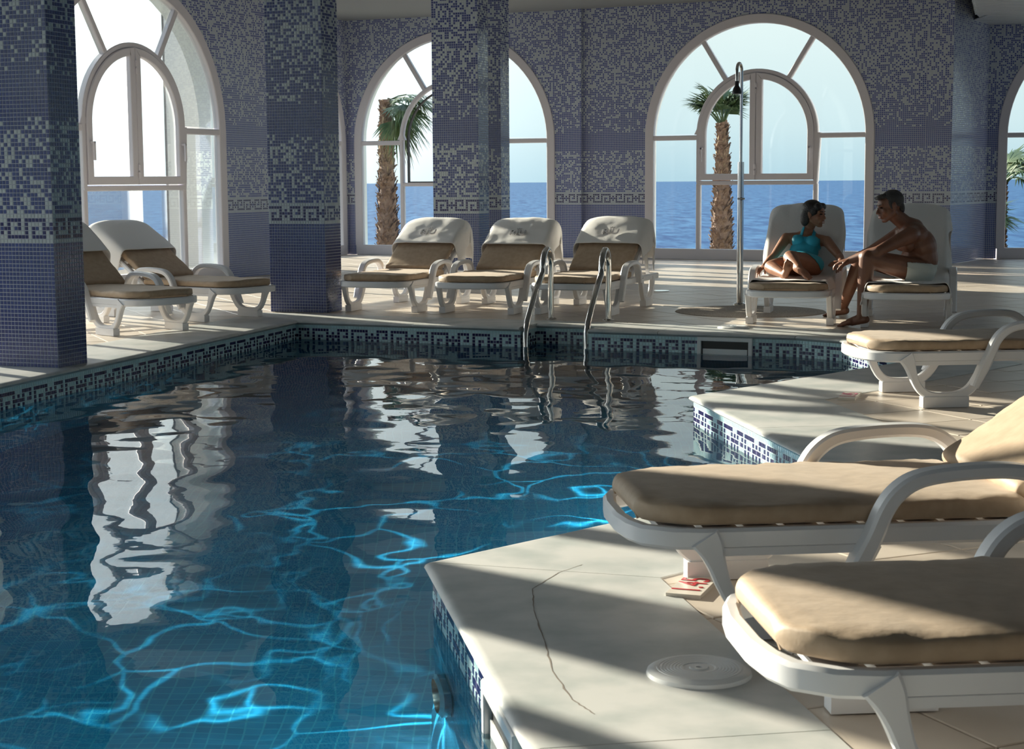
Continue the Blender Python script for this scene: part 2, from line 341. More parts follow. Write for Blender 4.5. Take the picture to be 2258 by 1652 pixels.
# ------------------------------------------------------------------ windows (one pattern, copied)
WR, WSP, WH = 1.60, 1.66, 3.475       # window radius, springing height, room height
FR = lambda a, b, d: (a, d, b)
def arc(cx_, cz, r, a0, a1, n=28): return [(cx_+r*math.cos(a0+(a1-a0)*k/n), cz+r*math.sin(a0+(a1-a0)*k/n)) for k in range(n+1)]
IR, ISP = 0.83, 1.70                  # inner arch
def pane_mesh(pts):
    mb = MB(); n = len(pts); t = 0.003
    mb.add([(p[0], -t, p[1]) for p in pts]+[(p[0], t, p[1]) for p in pts], [tuple(range(n)), tuple(range(n, 2*n))[::-1]]+[(k, k+n, (k+1) % n+n, (k+1) % n) for k in range(n)])
    return mb
def bar(path, w, d, y=0.0, closed=False, bev=0.008): 
    mb = MB(); mb.sweep(path, w, d, lambda a, b, q: (a, q+y, b), closed, bev); return mb
def make_window(leaf=True):
    t = empty('window_1'); t['kind'] = 'structure'
    fm = M['frame']; r = WR-0.042
    bar([(-r, 0.14)]+[(-r, WSP-0.02)]+arc(0, WSP, r, PI, 0, 44)+[(r, 0.14)], 0.125, 0.09).build('outer_frame', fm, t)
    MB().box((-WR, -0.05, 0.0), (WR, 0.05, 0.145)).build('sill_rail', fm, t)
    for s in (-1, 1):
        c, q = math.cos(PI/2+s*math.radians(31)), math.sin(PI/2+s*math.radians(31))
        bar([(c*(IR+0.03), WSP+0.03+q*(IR+0.03)), (c*(r-0.03), WSP+q*(r-0.03))], 0.065, 0.07).build('spoke', fm, t)
        bar([(s*(IR+0.02), WSP), (s*(r-0.03), WSP)], 0.065, 0.07).build('transom', fm, t)
        bar([(s*IR, 0.14), (s*IR, 1.03)], 0.06, 0.07).build('lower_post', fm, t)
    bar([(-IR, 1.05), (-IR, ISP)]+arc(0, ISP, IR, PI, 0, 36)+[(IR, ISP), (IR, 1.05)], 0.055, 0.08).build('inner_arch', fm, t)
    bar([(-IR-0.02, 1.045), (IR+0.02, 1.045)], 0.055, 0.075).build('lower_transom', fm, t)
    ri = IR-0.07
    if leaf:
        for s in (-1, 1):
            lf = bar([(s*0.045, 1.125), (s*ri, 1.125), (s*ri, ISP)]+[(s*ri*math.cos(a), ISP+ri*math.sin(a)) for a in [0.07*k for k in range(1, 22)]]+[(s*0.045, ISP+ri)], 0.085, 0.06, -0.03, closed=True).build('casement', fm, t)
            g_ = IR-0.115
            pane_mesh([(s*0.09, 1.17), (s*g_, 1.17)]+[(s*g_*math.cos(a), ISP+g_*math.sin(a)) for a in [0.1*k for k in range(0, 15)]]+[(s*0.09, ISP+g_*0.985)]).build('pane', M['glass'], lf, 0.3)
            MB().box((s*ri-0.012, -0.115, 1.33), (s*ri+0.012, -0.095, 1.52)).box((s*ri-0.012, -0.115, 1.50), (s*ri+0.012, -0.055, 1.52)).build('window_handle', fm, lf)
        for z in (1.22, 2.30):
            MB().tube([(0, -0.07, z-0.07), (0, -0.07, z-0.01)], 0.016, 8).tube([(0, -0.07, z+0.01), (0, -0.07, z+0.07)], 0.016, 8).build('hinge', fm, t)
    else:
        gk = bar([(-ri+0.035, 1.08), (-ri+0.035, ISP)]+arc(0, ISP, ri-0.035+0.0, PI, 0, 36)+[(ri-0.035, 1.08)], 0.016, 0.06, 0.0, closed=True, bev=0).build('seal', M['gasket'], t)
    # fixed panes
    def sector(a0, a1):
        ro, rn = r-0.045, IR+0.025
        return [(ro*math.cos(a), WSP+ro*math.sin(a)) for a in [a0+(a1-a0)*k/12 for k in range(13)]]+[(rn*math.cos(a), WSP+0.03+rn*math.sin(a)) for a in [a1+(a0-a1)*k/12 for k in range(13)]]
    for a0, a1 in ((0.03, math.radians(57.5)), (math.radians(60.5), math.radians(119.5)), (math.radians(122.5), PI-0.03)):
        pane_mesh(sector(a0, a1)).build('pane', M['glass'], t, 0.3)
    for s in (-1, 1):
        x0, x1 = sorted((s*(IR+0.028), s*(r-0.045))); pane_mesh([(x0, 0.145), (x1, 0.145), (x1, WSP-0.03), (x0, WSP-0.03)]).build('pane', M['glass'], t, 0.3)
    pane_mesh([(-IR+0.03, 0.145), (IR-0.03, 0.145), (IR-0.03, 1.02), (-IR+0.03, 1.02)]).build('pane', M['glass'], t, 0.3)
    return t
win_leaf = make_window(True); win_open = make_window(False)
_used = [False, False]; win_no = [0]
def place_window(p, ang, leaf=True):
    k = 0 if leaf else 1; src = win_leaf if leaf else win_open
    o = src if not _used[k] else copy_tree(src)
    _used[k] = True; win_no[0] += 1; o.name = 'window_%d' % win_no[0]
    o.location = (p[0], p[1], 0); o.rotation_euler = (0, 0, ang); return o

# ------------------------------------------------------------------ walls
def wall_col_sheen(i, j, ph):  # same tiles as the pillars, brightened: sheen put into the wall colour
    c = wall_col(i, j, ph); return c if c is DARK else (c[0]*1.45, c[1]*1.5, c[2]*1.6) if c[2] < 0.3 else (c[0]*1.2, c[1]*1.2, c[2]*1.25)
TH = 0.34
def arch_pts(c, R, sp, n=30): return [(c-R, 0.0)]+[(c-R*math.cos(PI*k/n), sp+R*math.sin(PI*k/n)) for k in range(n+1)]+[(c+R, 0.0)]
def holed(mb, L, H, c, R, sp, y):
    a = arch_pts(c, R, sp)[1:-1]
    mb.add([(0, y, 0), (c-R, y, 0), (c-R, y, H), (0, y, H)], [(0, 1, 2, 3)]); mb.add([(c+R, y, 0), (L, y, 0), (L, y, H), (c+R, y, H)], [(0, 1, 2, 3)])
    for p, q in zip(a[:-1], a[1:]): mb.add([(p[0], y, p[1]), (q[0], y, q[1]), (q[0], y, H), (p[0], y, H)], [(0, 1, 2, 3)])
def make_wall(name, A, B, ph=0, win=None, tiled=True, leaf=True, H=WH, top=None):
    A = Vector(A); B = Vector(B); L = (B-A).length; u = (B-A)/L; ang = math.atan2(u.y, u.x)
    root = empty(name, (A.x, A.y, 0), ang); root['kind'] = 'structure'
    hole = (win, WR, WSP) if win is not None else None
    nr = round(H/P)
    if tiled: link('mosaic_face', grid_wall((0, 0), (L, 0), 0, nr*P, wall_col_sheen, ph, hole, M['mosaic'], 'mosaic_face'), root)
    mb = MB(); Ho = WH+0.4
    for y in ([0.002] if not tiled else [])+[TH]:
        if hole: holed(mb, L, Ho, *hole, y)
        else: mb.add([(0, y, 0), (L, y, 0), (L, y, Ho), (0, y, Ho)], [(0, 1, 2, 3)])
    mb.build('outer_face', M['outwall'] if tiled else M['inwall'], root, None)
    if hole:
        a = arch_pts(*hole, 40); rv = MB()
        for p, q in zip(a[:-1], a[1:]): rv.add([(p[0], 0.0, p[1]), (q[0], 0.0, q[1]), (q[0], TH, q[1]), (p[0], TH, p[1])], [(0, 1, 2, 3)])
        rv.box((win-WR, 0.0, -0.1), (win+WR, TH+0.06, 0.0))
        rv.build('reveal', M['reveal'], root, 0.5)
        pw = A+u*win+Vector((-u.y, u.x))*0.03
        place_window(pw, ang, leaf)
    return root
C1 = (-2.455, 25.36); U3 = Vector((0.8798, -0.4753)); UL = Vector((0.4305, 0.9026))
W3a, W3b = (1.03, 23.835), (5.60, 21.366)
LW = Vector((-3.244, 19.213))
N1 = LW-UL*3.60; E1 = LW+UL*1.60; L2s = Vector(C1)-UL*4.0
R1c = Vector((6.43, 22.75)); R2c = R1c+Vector((math.cos(math.radians(-8)), math.sin(math.radians(-8))))*5.4
make_wall('wall_left', N1, E1, 4, win=1.98)
make_wall('wall_left_return', E1, L2s, 0)
make_wall('wall_left_far', L2s, C1, 3, win=4.0-0.07-WR)
wp = (Vector(W3a)-U3*0.30); wpc = Vector((wp.x, wp.y))
w2L = (wpc-Vector(C1)).length
make_wall('wall_back_left', C1, wpc, 7, win=0.12+WR+0.02, leaf=False)
make_wall('wall_back', W3a, W3b, 10, win=0.97+WR)
make_wall('wall_right_return', W3b, R1c, 2)
make_wall('wall_back_right', R1c, R2c, 12, win=0.16+WR)
# the two flat pilasters
def pilaster(name, A, B, proud, ph, H=WH):
    A = Vector(A); B = Vector(B); u = (B-A).normalized(); n = Vector((u.y, -u.x))
    root = empty(name); root['kind'] = 'structure'
    a, b = A+n*proud, B+n*proud
    link('front_face', grid_wall(a, b, 0, round(H/P)*P, wall_col_sheen, ph, None, M['mosaic'], 'f'), root)
    link('side_face', grid_wall(A, a, 0, round(H/P)*P, wall_col_sheen, ph+5, None, M['mosaic'], 'f'), root)
    link('side_face', grid_wall(b, B, 0, round(H/P)*P, wall_col_sheen, ph+9, None, M['mosaic'], 'f'), root)
    return root
pilaster('trim_1', wp, W3a, 0.07, 12)
pilaster('trim_2', Vector(W3b)-U3*0.33, W3b, 0.05, 3)
# parts of the hall beside and behind the camera: arched windows all round
left = [(-4.80, 15.95), (-5.0, 12.45), (-5.15, 9.05), (-5.3, 5.65), (-5.45, 2.25), (-5.6, -1.15)]
for i in range(5): make_wall('wall_left_near', left[i+1], left[i], 0, win=1.70, tiled=False)
right = [(R2c.x, R2c.y), (11.3, 17.6), (10.7, 13.2), (10.0, 8.8), (9.3, 4.4), (8.6, 0.0), (8.0, -4.0)]
for i in range(6): make_wall('wall_right', right[i], right[i+1], 0, win=(Vector(right[i+1])-Vector(right[i])).length/2 if i < 5 else None, tiled=False)
back = [(8.0, -4.0), (3.4, -4.5), (-1.2, -5.0), (-5.8, -5.5)]
for i in range(3): make_wall('wall_rear', back[i], back[i+1], 0, win=(2.3 if i == 1 else None), tiled=False)
make_wall('wall_left_rear', back[3], left[5], 0, tiled=False)
# ceiling
HULLO = [(-5.15, 16.05), (-3.0, 20.6), (-4.45, 21.45), (-4.58, 21.9), (-2.75, 25.85), (5.77, 21.72), (6.25, 23.08), (11.85, 22.35), (12.1, 17), (8.6, -4.4), (-6.1, -5.9), (-5.6, 1)]
mb = MB(); n = len(HULLO); mb.add([(p[0], p[1], WH) for p in HULLO]+[(p[0], p[1], WH+0.3) for p in HULLO], [tuple(range(n)), tuple(range(n, 2*n))]+[(k, (k+1) % n, (k+1) % n+n, k+n) for k in range(n)])
ceil = mb.build('ceiling', M['ceilingdark'], None, 0.5); ceil['kind'] = 'structure'
sl = MB()
for k in range(60):
    c0 = Vector((-3.2, 17.0)) + Vector((0.4753, 0.8798))*(k*0.125-1.5)
    a = c0; b = c0+U3*10.5; q = Vector((0.4753, 0.8798))*0.112
    sl.add([(a.x, a.y, WH-0.012), (b.x, b.y, WH-0.012), (b.x+q.x, b.y+q.y, WH-0.012), (a.x+q.x, a.y+q.y, WH-0.012),
            (a.x, a.y, WH), (b.x, b.y, WH), (b.x+q.x, b.y+q.y, WH), (a.x+q.x, a.y+q.y, WH)], [(0, 3, 2, 1), (0, 1, 5, 4), (2, 3, 7, 6)])
o = sl.build('ceiling_slats', M['ceiling'], ceil, None); o['kind'] = 'stuff'
# lower soffit to the right, with its upstand
b0, b1 = Vector((5.83, 21.30)), Vector((4.55, 17.0)); d_ = (b1-b0).normalized(); b2 = b0+d_*9
sf = MB(); zs = 3.14
sf.add([(b0.x, b0.y, zs), (b2.x, b2.y, zs), (12, b2.y, zs), (12.5, 23.2, zs), (6.6, 23.4, zs)], [(0, 1, 2, 3, 4)])
sf.add([(b0.x, b0.y, zs), (b2.x, b2.y, zs), (b2.x, b2.y, WH), (b0.x, b0.y, WH)], [(0, 1, 2, 3)])
sf.add([(b2.x, b2.y, zs), (12, b2.y, zs), (12, b2.y, WH), (b2.x, b2.y, WH)], [(0, 1, 2, 3)])
so = sf.build('ceiling_soffit', M['ceiling'], None, None); so['kind'] = 'structure'
sl = MB()
for k in range(44):
    y = 23.0-k*0.16; x0 = b0.x+d_.x/d_.y*(y-b0.y) if y < b0.y else 6.0
    sl.box((x0+0.03, y, zs-0.012), (12, y+0.13, zs-0.001))
o = sl.build('ceiling_slats', M['ceiling'], so, None); o['kind'] = 'stuff'

# ------------------------------------------------------------------ deck, pool, coping
V = [Vector(p) for p in [(-1.735, 13.385), (2.02, 11.80), (2.29, 11.52), (2.42, 10.12), (0.937, 8.545), (1.277, 6.27), (-0.235, 4.80), (0.05, 3.18), (0.33, 1.5), (-5.06, 1.2)]]
u01 = (V[1]-V[0]).normalized(); n01 = Vector((-u01.y, u01.x))
sNL, sNR, ND = 1.955, 2.505, 0.34
nL, nR = V[0]+u01*sNL, V[0]+u01*sNR
POOL = [V[0], nL, nL+n01*ND, nR+n01*ND, nR]+V[1:]
ZW = -0.152
def pip(x, y, poly):
    c = False; n = len(poly)
    for i in range(n):
        a, b = poly[i], poly[(i+1) % n]
        if (a[1] > y) != (b[1] > y) and x < (b[0]-a[0])*(y-a[1])/(b[1]-a[1])+a[0]: c = not c
    return c
# screed under the tiles, with the pool cut out
bm = bmesh.new()
def loop(pts, z):
    vs = [bm.verts.new((p[0], p[1], z)) for p in pts]; return [bm.edges.new((vs[i], vs[(i+1) % len(vs)])) for i in range(len(vs))]
DK = [(-5.4, 16.2), (-5.0, 22), (-2.7, 26.0), (6.6, 23.4), (12.2, 22.6), (12.2, 17), (9, -5), (-7, -6.4), (-6.6, 1)]
ed = loop(DK, -0.016)+loop(POOL, -0.016); bmesh.ops.triangle_fill(bm, edges=ed, use_beauty=True)
me = bpy.data.meshes.new('floor'); bm.to_mesh(me); bm.free()
floor = link('floor', me, None, M['floorgrout']); floor['kind'] = 'structure'
TA = math.radians(24); ta, tb = Vector((math.cos(TA), math.sin(TA))), Vector((-math.sin(TA), math.cos(TA))); TS = 0.36
tm = MB(); h = TS/2-0.003
tm.add([(-h, -h, -0.014), (h, -h, -0.014), (h, h, -0.014), (-h, h, -0.014), (-h, -h, -0.005), (h, -h, -0.005), (h, h, -0.005), (-h, h, -0.005), (-h+.003, -h+.003, -0.003), (h-.003, -h+.003, -0.003), (h-.003, h-.003, -0.003), (-h+.003, h-.003, -0.003)],
       [(8, 9, 10, 11), (4, 5, 9, 8), (5, 6, 10, 9), (6, 7, 11, 10), (7, 4, 8, 11), (0, 1, 5, 4), (1, 2, 6, 5), (2, 3, 7, 6), (3, 0, 4, 7)])
tile_me = tm.mesh('floor_tile', M['floor'])
spots = []
for i in range(-60, 80):
    for j in range(-60, 90):
        c = ta*((i+0.5)*TS)+tb*((j+0.5)*TS)
        if not pip(c.x, c.y, [(-4.9, 15.7), (-2.6, 20.9), (-4.2, 21.9), (-2.5, 25.4), (6.5, 22.8), (11.6, 22), (10, 8), (8.4, 0), (-5.9, 0.5)]): continue
        cs = [c+ta*(sx*TS/2)+tb*(sy*TS/2) for sx in (-1, 0, 1) for sy in (-1, 0, 1)]
        if any(pip(q.x, q.y, POOL) for q in cs): continue
        if c.y < 2.2: spots.append((99, c)); continue
        px = c.x/c.y; vis = -0.36 < px < 0.36
        spots.append(((c.y if vis else 60+c.y), c))
spots.sort(key=lambda t: t[0])
rest = MB()
for n_, (d, c) in enumerate(spots):
    dz = rng.uniform(-0.0008, 0.0008)
    if n_ < 300:
        o = link('floor_tile', tile_me, floor); o.location = (c.x, c.y, dz); o.rotation_euler = (0, 0, TA)
    else:
        ca, sa = math.cos(TA), math.sin(TA)
        rest.add([(c.x+x*ca-y*sa, c.y+x*sa+y*ca, z+dz) for x, y, z in tm.v], tm.f)
o = rest.build('floor_tiles', M['floor'], floor, None); o['kind'] = 'stuff'
# coping slabs
CW = 0.60
nv = len(V); norm = []
for i in range(nv):
    u = (V[(i+1) % nv]-V[i]).normalized(); norm.append(Vector((-u.y, u.x)))
mit = []
for i in range(nv):
    a, b = norm[i-1], norm[i]; mit.append((a+b)/(1+a.dot(b)))
cop = empty('pool_coping'); cop['kind'] = 'structure'
def slab(a, b, b2_, a2_, nose=True):
    """one stone: pool edge a-b, back edge a2-b2, rounded nose over the water"""
    a, b, a2_, b2_ = (Vector(q) for q in (a, b, a2_, b2_)); t = 0.034
    u = (b-a).normalized(); g = 0.0022
    def P3(s, w, z):
        A_ = a.lerp(a2_, w); B_ = b.lerp(b2_, w); dd = (B_-A_).normalized(); q = A_+dd*g if s == 0 else B_-dd*g; return (q.x, q.y, z)
    wl = (a2_-a).length
    pr = [(1.0, -t), (0.0, -t), (-0.012/wl, -t+0.004), (-0.024/wl, -t+0.011), (-0.028/wl, -t/2), (-0.024/wl, -0.009), (-0.012/wl, -0.003), (0.004/wl, 0.0), (1.0, 0.0)]
    mb = MB(); mb.loft([[P3(0, w, z) for w, z in pr], [P3(1, w, z) for w, z in pr]]); return mb.build('coping_stone', M['marble'], cop, 0.7)
for i in range(nv):
    a, b = V[i], V[(i+1) % nv]; L = (b-a).length; u = (b-a)/L; nn = norm[i]
    ao, bo = a+mit[i]*CW, b+mit[(i+1) % nv]*CW
    if i == 0: cuts = [1.05, sNL, sNR, 3.05]
    else:
        k = max(1, round(L/1.15)); cuts = [L*q/k for q in range(1, k)]
    pts = [(a, ao)]+[(a+u*s_, a+u*s_+nn*CW) for s_ in cuts]+[(b, bo)]
    for q in range(len(pts)-1):
        (p0, o0), (p1, o1) = pts[q], pts[q+1]
        if i == 0 and q == 2: p0 = p0+nn*ND; p1 = p1+nn*ND
        slab(p0, p1, o1, o0)
# pool shell: mosaic frieze above the water, basin below
def inner(A, B): u = (B-A).normalized(); return Vector((u.y, -u.x))
basin = empty('pool_basin'); basin['kind'] = 'structure'
fz = MB(); ZD = -1.50; npz = len(POOL)
for i in range(npz):
    A, B = POOL[i], POOL[(i+1) % npz]; nn = inner(A, B); L = (B-A).length
    if L < 0.05: continue
    far_near = (A-V[6]).length < 0.01               # the nearest wall: pieces as parts
    i0 = 0
    if i == npz-2 or i == npz-3:                    # out of sight, right below the camera
        pass
    bed = MB(); bed.add([(A.x, A.y, -0.03), (B.x, B.y, -0.03), (B.x, B.y, -0.185), (A.x, A.y, -0.185)], [(0, 1, 2, 3)]); bed.build('frieze_bed', M['poolgrout'], basin, None)
    if far_near:
        i0 = 48; u = (B-A).normalized(); pw = L/int(L/P+0.35); bases = {}
        for kind, col in (('k', DARK), ('m', (0.10, 0.09, 0.20)), ('a', POOLP), ('b', tuple(x*0.92 for x in POOLP))):
            q = MB(); relief(q, (0, 0), (pw, 0), (0, -1), 0, 1, lambda i, j, ph: col, 0, down=True); bases[kind] = q.mesh('mosaic_tile', M['tile'], None, True)
        for ii in range(48):
            for j in range(6):
                k = (ii+9) % 14
                kd = 'k' if (1 <= j <= 5 and k in KEY[j-1]) else ('m' if (j == 3 and k in MEDK) else rng.choice('ab'))
                o = link('mosaic_tile', bases[kd], basin); o.location = (A.x+u.x*ii*pw, A.y+u.y*ii*pw, -0.034-j*P); o.rotation_euler = (0, 0, math.atan2(u.y, u.x))
    relief(fz, A, B, nn, -0.034, 6, pool_col, (9 if far_near else (i*5) % 14 if i else 1), down=True, i0=i0)
    me = grid_wall(A, B, ZD, -0.184, lambda a, b, c: jit(BASIN, 0.12), 0, None, M['basin'], 'basin_wall'); link('basin_wall', me, basin)
o = fz.build('mosaic_frieze', M['tile'], basin, None, True); o['kind'] = 'stuff'
bm = bmesh.new(); ed = loop(POOL, ZD); bmesh.ops.triangle_fill(bm, edges=ed, use_beauty=True); me = bpy.data.meshes.new('basin_floor'); bm.to_mesh(me); bm.free()
def basinfloor():
    m = mat('basin_floor', BASIN, 0.4); t = m.node_tree; b = t.nodes['Principled BSDF']; tcx = N(t, 'ShaderNodeTexCoord')
    br = N(t, 'ShaderNodeTexBrick'); br.offset = 0.0; LK(t, tcx.outputs['Object'], br.inputs['Vector']); br.inputs['Scale'].default_value = 1.0
    br.inputs['Brick Width'].default_value = 0.05; br.inputs['Row Height'].default_value = 0.05; br.inputs['Mortar Size'].default_value = 0.003
    br.inputs['Color1'].default_value = (0.008, 0.20, 0.37, 1); br.inputs['Color2'].default_value = (0.006, 0.155, 0.30, 1); br.inputs['Mortar'].default_value = (0.03, 0.26, 0.40, 1); LK(t, br.outputs['Color'], b.inputs['Base Color']); return m
M['bfloor'] = basinfloor(); bf = link('basin_floor', me, basin, M['bfloor'])
# water surface: real ripples
xs = np.arange(-5.3, 2.62, 0.033); ys = np.arange(1.0, 13.6, 0.036)
X, Y = np.meshgrid(xs, ys); Z = np.zeros_like(X)
rr_ = np.random.RandomState(5)
def waves(n, lam0, lam1, slope, spread, head):
    out = np.zeros_like(X)
    for _ in range(n):
        lam = lam0*(lam1/lam0)**rr_.rand(); k = 2*PI/lam; a = head+(rr_.rand()-0.5)*spread
        out += slope/k*np.sqrt(2.0/n)*np.sin(k*(X*math.cos(a)+Y*math.sin(a))+rr_.rand()*6.283)
    return out
Z += waves(12, 0.7, 1.8, 0.011, 2.6, 1.4)
Z += waves(18, 0.28, 0.6, 0.013, 3.6, 1.3)
Z += waves(20, 0.13, 0.26, 0.004, 6.28, 0.0)
Z += ZW
vid = -np.ones(X.shape, int); F = []; ny, nx = X.shape
ins = np.zeros(X.shape, bool)
for a in range(ny):
    yy = ys[a]; xi = []
    for i in range(npz):
        p, q = POOL[i], POOL[(i+1) % npz]
        if (p.y > yy) != (q.y > yy): xi.append((q.x-p.x)*(yy-p.y)/(q.y-p.y)+p.x)
    xi.sort()
    for s_ in range(0, len(xi)-1, 2): ins[a] |= (xs > xi[s_]) & (xs < xi[s_+1])
cell = ins[:-1, :-1] | ins[1:, :-1] | ins[:-1, 1:] | ins[1:, 1:]
aa, bb = np.nonzero(cell); idx = np.arange(ny*nx).reshape(ny, nx)
F = np.stack([idx[aa, bb], idx[aa, bb+1], idx[aa+1, bb+1], idx[aa+1, bb]], 1)
used = np.unique(F); remap = -np.ones(ny*nx, int); remap[used] = np.arange(len(used))
VV = np.stack([X.ravel(), Y.ravel(), Z.ravel()], 1)[used]
me = bpy.data.meshes.new('pool_water'); me.from_pydata(VV.tolist(), [], remap[F].tolist()); me.update()
wat = link('pool_water', me, None, M['water'], True); tag(wat, 'rippling blue pool water reflecting arched windows', 'water', kind='stuff')

# ------------------------------------------------------------------ mosaic pillars
PD1, PD2 = Vector((0.9404, -0.3402)), Vector((0.3402, 0.9404))
def pillar(corner, phf, phs, label):
    c = Vector(corner); root = empty('mosaic_pillar', (c.x, c.y, 0)); tag(root, label, 'pillar', 'square mosaic pillars along the pool')
    w, d = 21*P, 12*P; nr = 139
    q = [Vector((0, 0)), PD2*d, PD2*d-PD1*w, -PD1*w]
    MB().add([(v.x, v.y, z) for z in (0, WH) for v in q], [(0, 1, 5, 4), (1, 2, 6, 5), (2, 3, 7, 6), (3, 0, 4, 7)]).build('pillar_core', M['grout'], root, None)
    mb = MB()
    relief(mb, q[3], q[0], (-PD2.x, -PD2.y), 0.0, nr, wall_col, phf)
    relief(mb, q[0], q[1], (PD1.x, PD1.y), 0.0, nr, wall_col, phs)
    relief(mb, q[1], q[2], (PD2.x, PD2.y), 0.0, nr, wall_col, 3)
    relief(mb, q[2], q[3], (-PD1.x, -PD1.y), 0.0, nr, wall_col, 8)
    o = mb.build('mosaic_tiles', M['tile'], root, None, True); o['kind'] = 'stuff'
pillar((-2.731, 10.004), 8, 1, 'dark mosaic pillar at the left edge, nearest the camera')
pillar((-1.565, 14.096), 8, 5, 'blue mosaic pillar between the left loungers and the middle row')
pillar((-0.343, 17.975), 6, 7, 'blue mosaic pillar standing in front of the second arched window')
pillar((-0.116, 20.138), 8, 6, 'narrow looking mosaic pillar just behind and right of another pillar')

# ------------------------------------------------------------------ sun loungers
RT, RB = 0.27, 0.222
def lounger_parts(root, ba):
    pl = M['plastic']
    XY = lambda z: (lambda a, b, q: (a, b, z+q))
    f = MB()
    f.sweep([(1.76, -0.30), (0.17, -0.30), (0.10, -0.285), (0.035, -0.235), (0.012, -0.17), (0.0, -0.08), (0.0, 0.08), (0.012, 0.17), (0.035, 0.235), (0.10, 0.285), (0.17, 0.30), (1.76, 0.30)], 0.034, 0.052, XY(0.246), closed=True, bev=0.008)
    for k in range(9): f.box((0.07+k*0.102, -0.268, 0.250), (0.155+k*0.102, 0.268, 0.266))
    f.box((1.05, -0.285, 0.232), (1.09, 0.285, 0.25)); f.box((1.40, -0.285, 0.232), (1.44, 0.285, 0.25))
    f.build('frame', pl, root, 0.7)
    for s in (-1, 1):
        y0 = s*0.305
        XZ = lambda a, b, q, y0=y0: (a, y0+q, b)
        a = MB(); a.sweep([(0.165, 0.25), (0.18, 0.225), (0.195, 0.185), (0.215, 0.13), (0.245, 0.085), (0.29, 0.057), (0.365, 0.047), (0.44, 0.057), (0.495, 0.09), (0.54, 0.155), (0.575, 0.23)], [0.075, 0.064, 0.046, 0.036, 0.038, 0.042, 0.05, 0.045, 0.044, 0.05, 0.06], 0.042, XZ, bev=0.006, sub=3)
        a.box((0.25, y0-0.027, 0.0), (0.48, y0+0.027, 0.052)); a.box((0.20, y0-0.012, 0.205), (0.56, y0+0.012, 0.225)); a.build('leg', pl, root, 0.7)
        a = MB(); a.sweep([(1.23, 0.25), (1.25, 0.17), (1.285, 0.10), (1.34, 0.055), (1.41, 0.045), (1.49, 0.055), (1.55, 0.10), (1.59, 0.17), (1.60, 0.25)], [0.06, 0.045, 0.04, 0.044, 0.05, 0.044, 0.04, 0.045, 0.06], 0.042, XZ, bev=0.006, sub=3)
        a.box((1.30, y0-0.027, 0.0), (1.52, y0+0.027, 0.052)); a.build('leg', pl, root, 0.7)
        y1 = s*0.335; XZ1 = lambda a_, b_, q, y1=y1: (a_, y1+q, b_)
        a = MB(); a.sweep([(0.50, 0.10), (0.535, 0.17), (0.575, 0.25), (0.60, 0.31), (0.63, 0.352), (0.675, 0.382), (0.74, 0.396), (0.84, 0.403), (0.93, 0.400), (0.985, 0.382), (1.025, 0.345), (1.05, 0.29), (1.06, 0.225)], [0.034, 0.044, 0.042, 0.040, 0.040, 0.039, 0.037, 0.036, 0.037, 0.039, 0.040, 0.042, 0.044], 0.058, XZ1, bev=0.008, sub=4)
        a.build('armrest', pl, root, 0.7)
        st = MB(); tx = 0.97+0.60*math.cos(ba); tz = 0.262+0.60*math.sin(ba)
        st.obox(((tx+1.62)/2, s*0.262, (tz+0.25)/2), ((tx-1.62)/2, 0, (tz-0.25)/2), (0, 0.014, 0), Vector((-(tz-0.25), 0, tx-1.62)).normalized()*0.012); st.build('strut', pl, root, 0.5)
    ca, sa = math.cos(ba), math.sin(ba)
    BK = lambda a, b, q: (0.97+a*ca-q*sa, b, 0.262+a*sa+q*ca)
    k = MB(); k.sweep([(0.0, -0.275), (0.60, -0.275), (0.70, -0.25), (0.755, -0.18), (0.77, 0), (0.755, 0.18), (0.70, 0.25), (0.60, 0.275), (0.0, 0.275)], 0.036, 0.036, BK, closed=True, bev=0.007)
    for j in range(7):
        x = 0.05+j*0.098; k.add([BK(x, -0.26, -0.008), BK(x+0.06, -0.26, -0.008), BK(x+0.06, 0.26, -0.008), BK(x, 0.26, -0.008), BK(x, -0.26, 0.006), BK(x+0.06, -0.26, 0.006), BK(x+0.06, 0.26, 0.006), BK(x, 0.26, 0.006)],
              [(0, 3, 2, 1), (4, 5, 6, 7), (0, 1, 5, 4), (1, 2, 6, 5), (2, 3, 7, 6), (3, 0, 4, 7)])
    k.build('backrest', pl, root, 0.7)
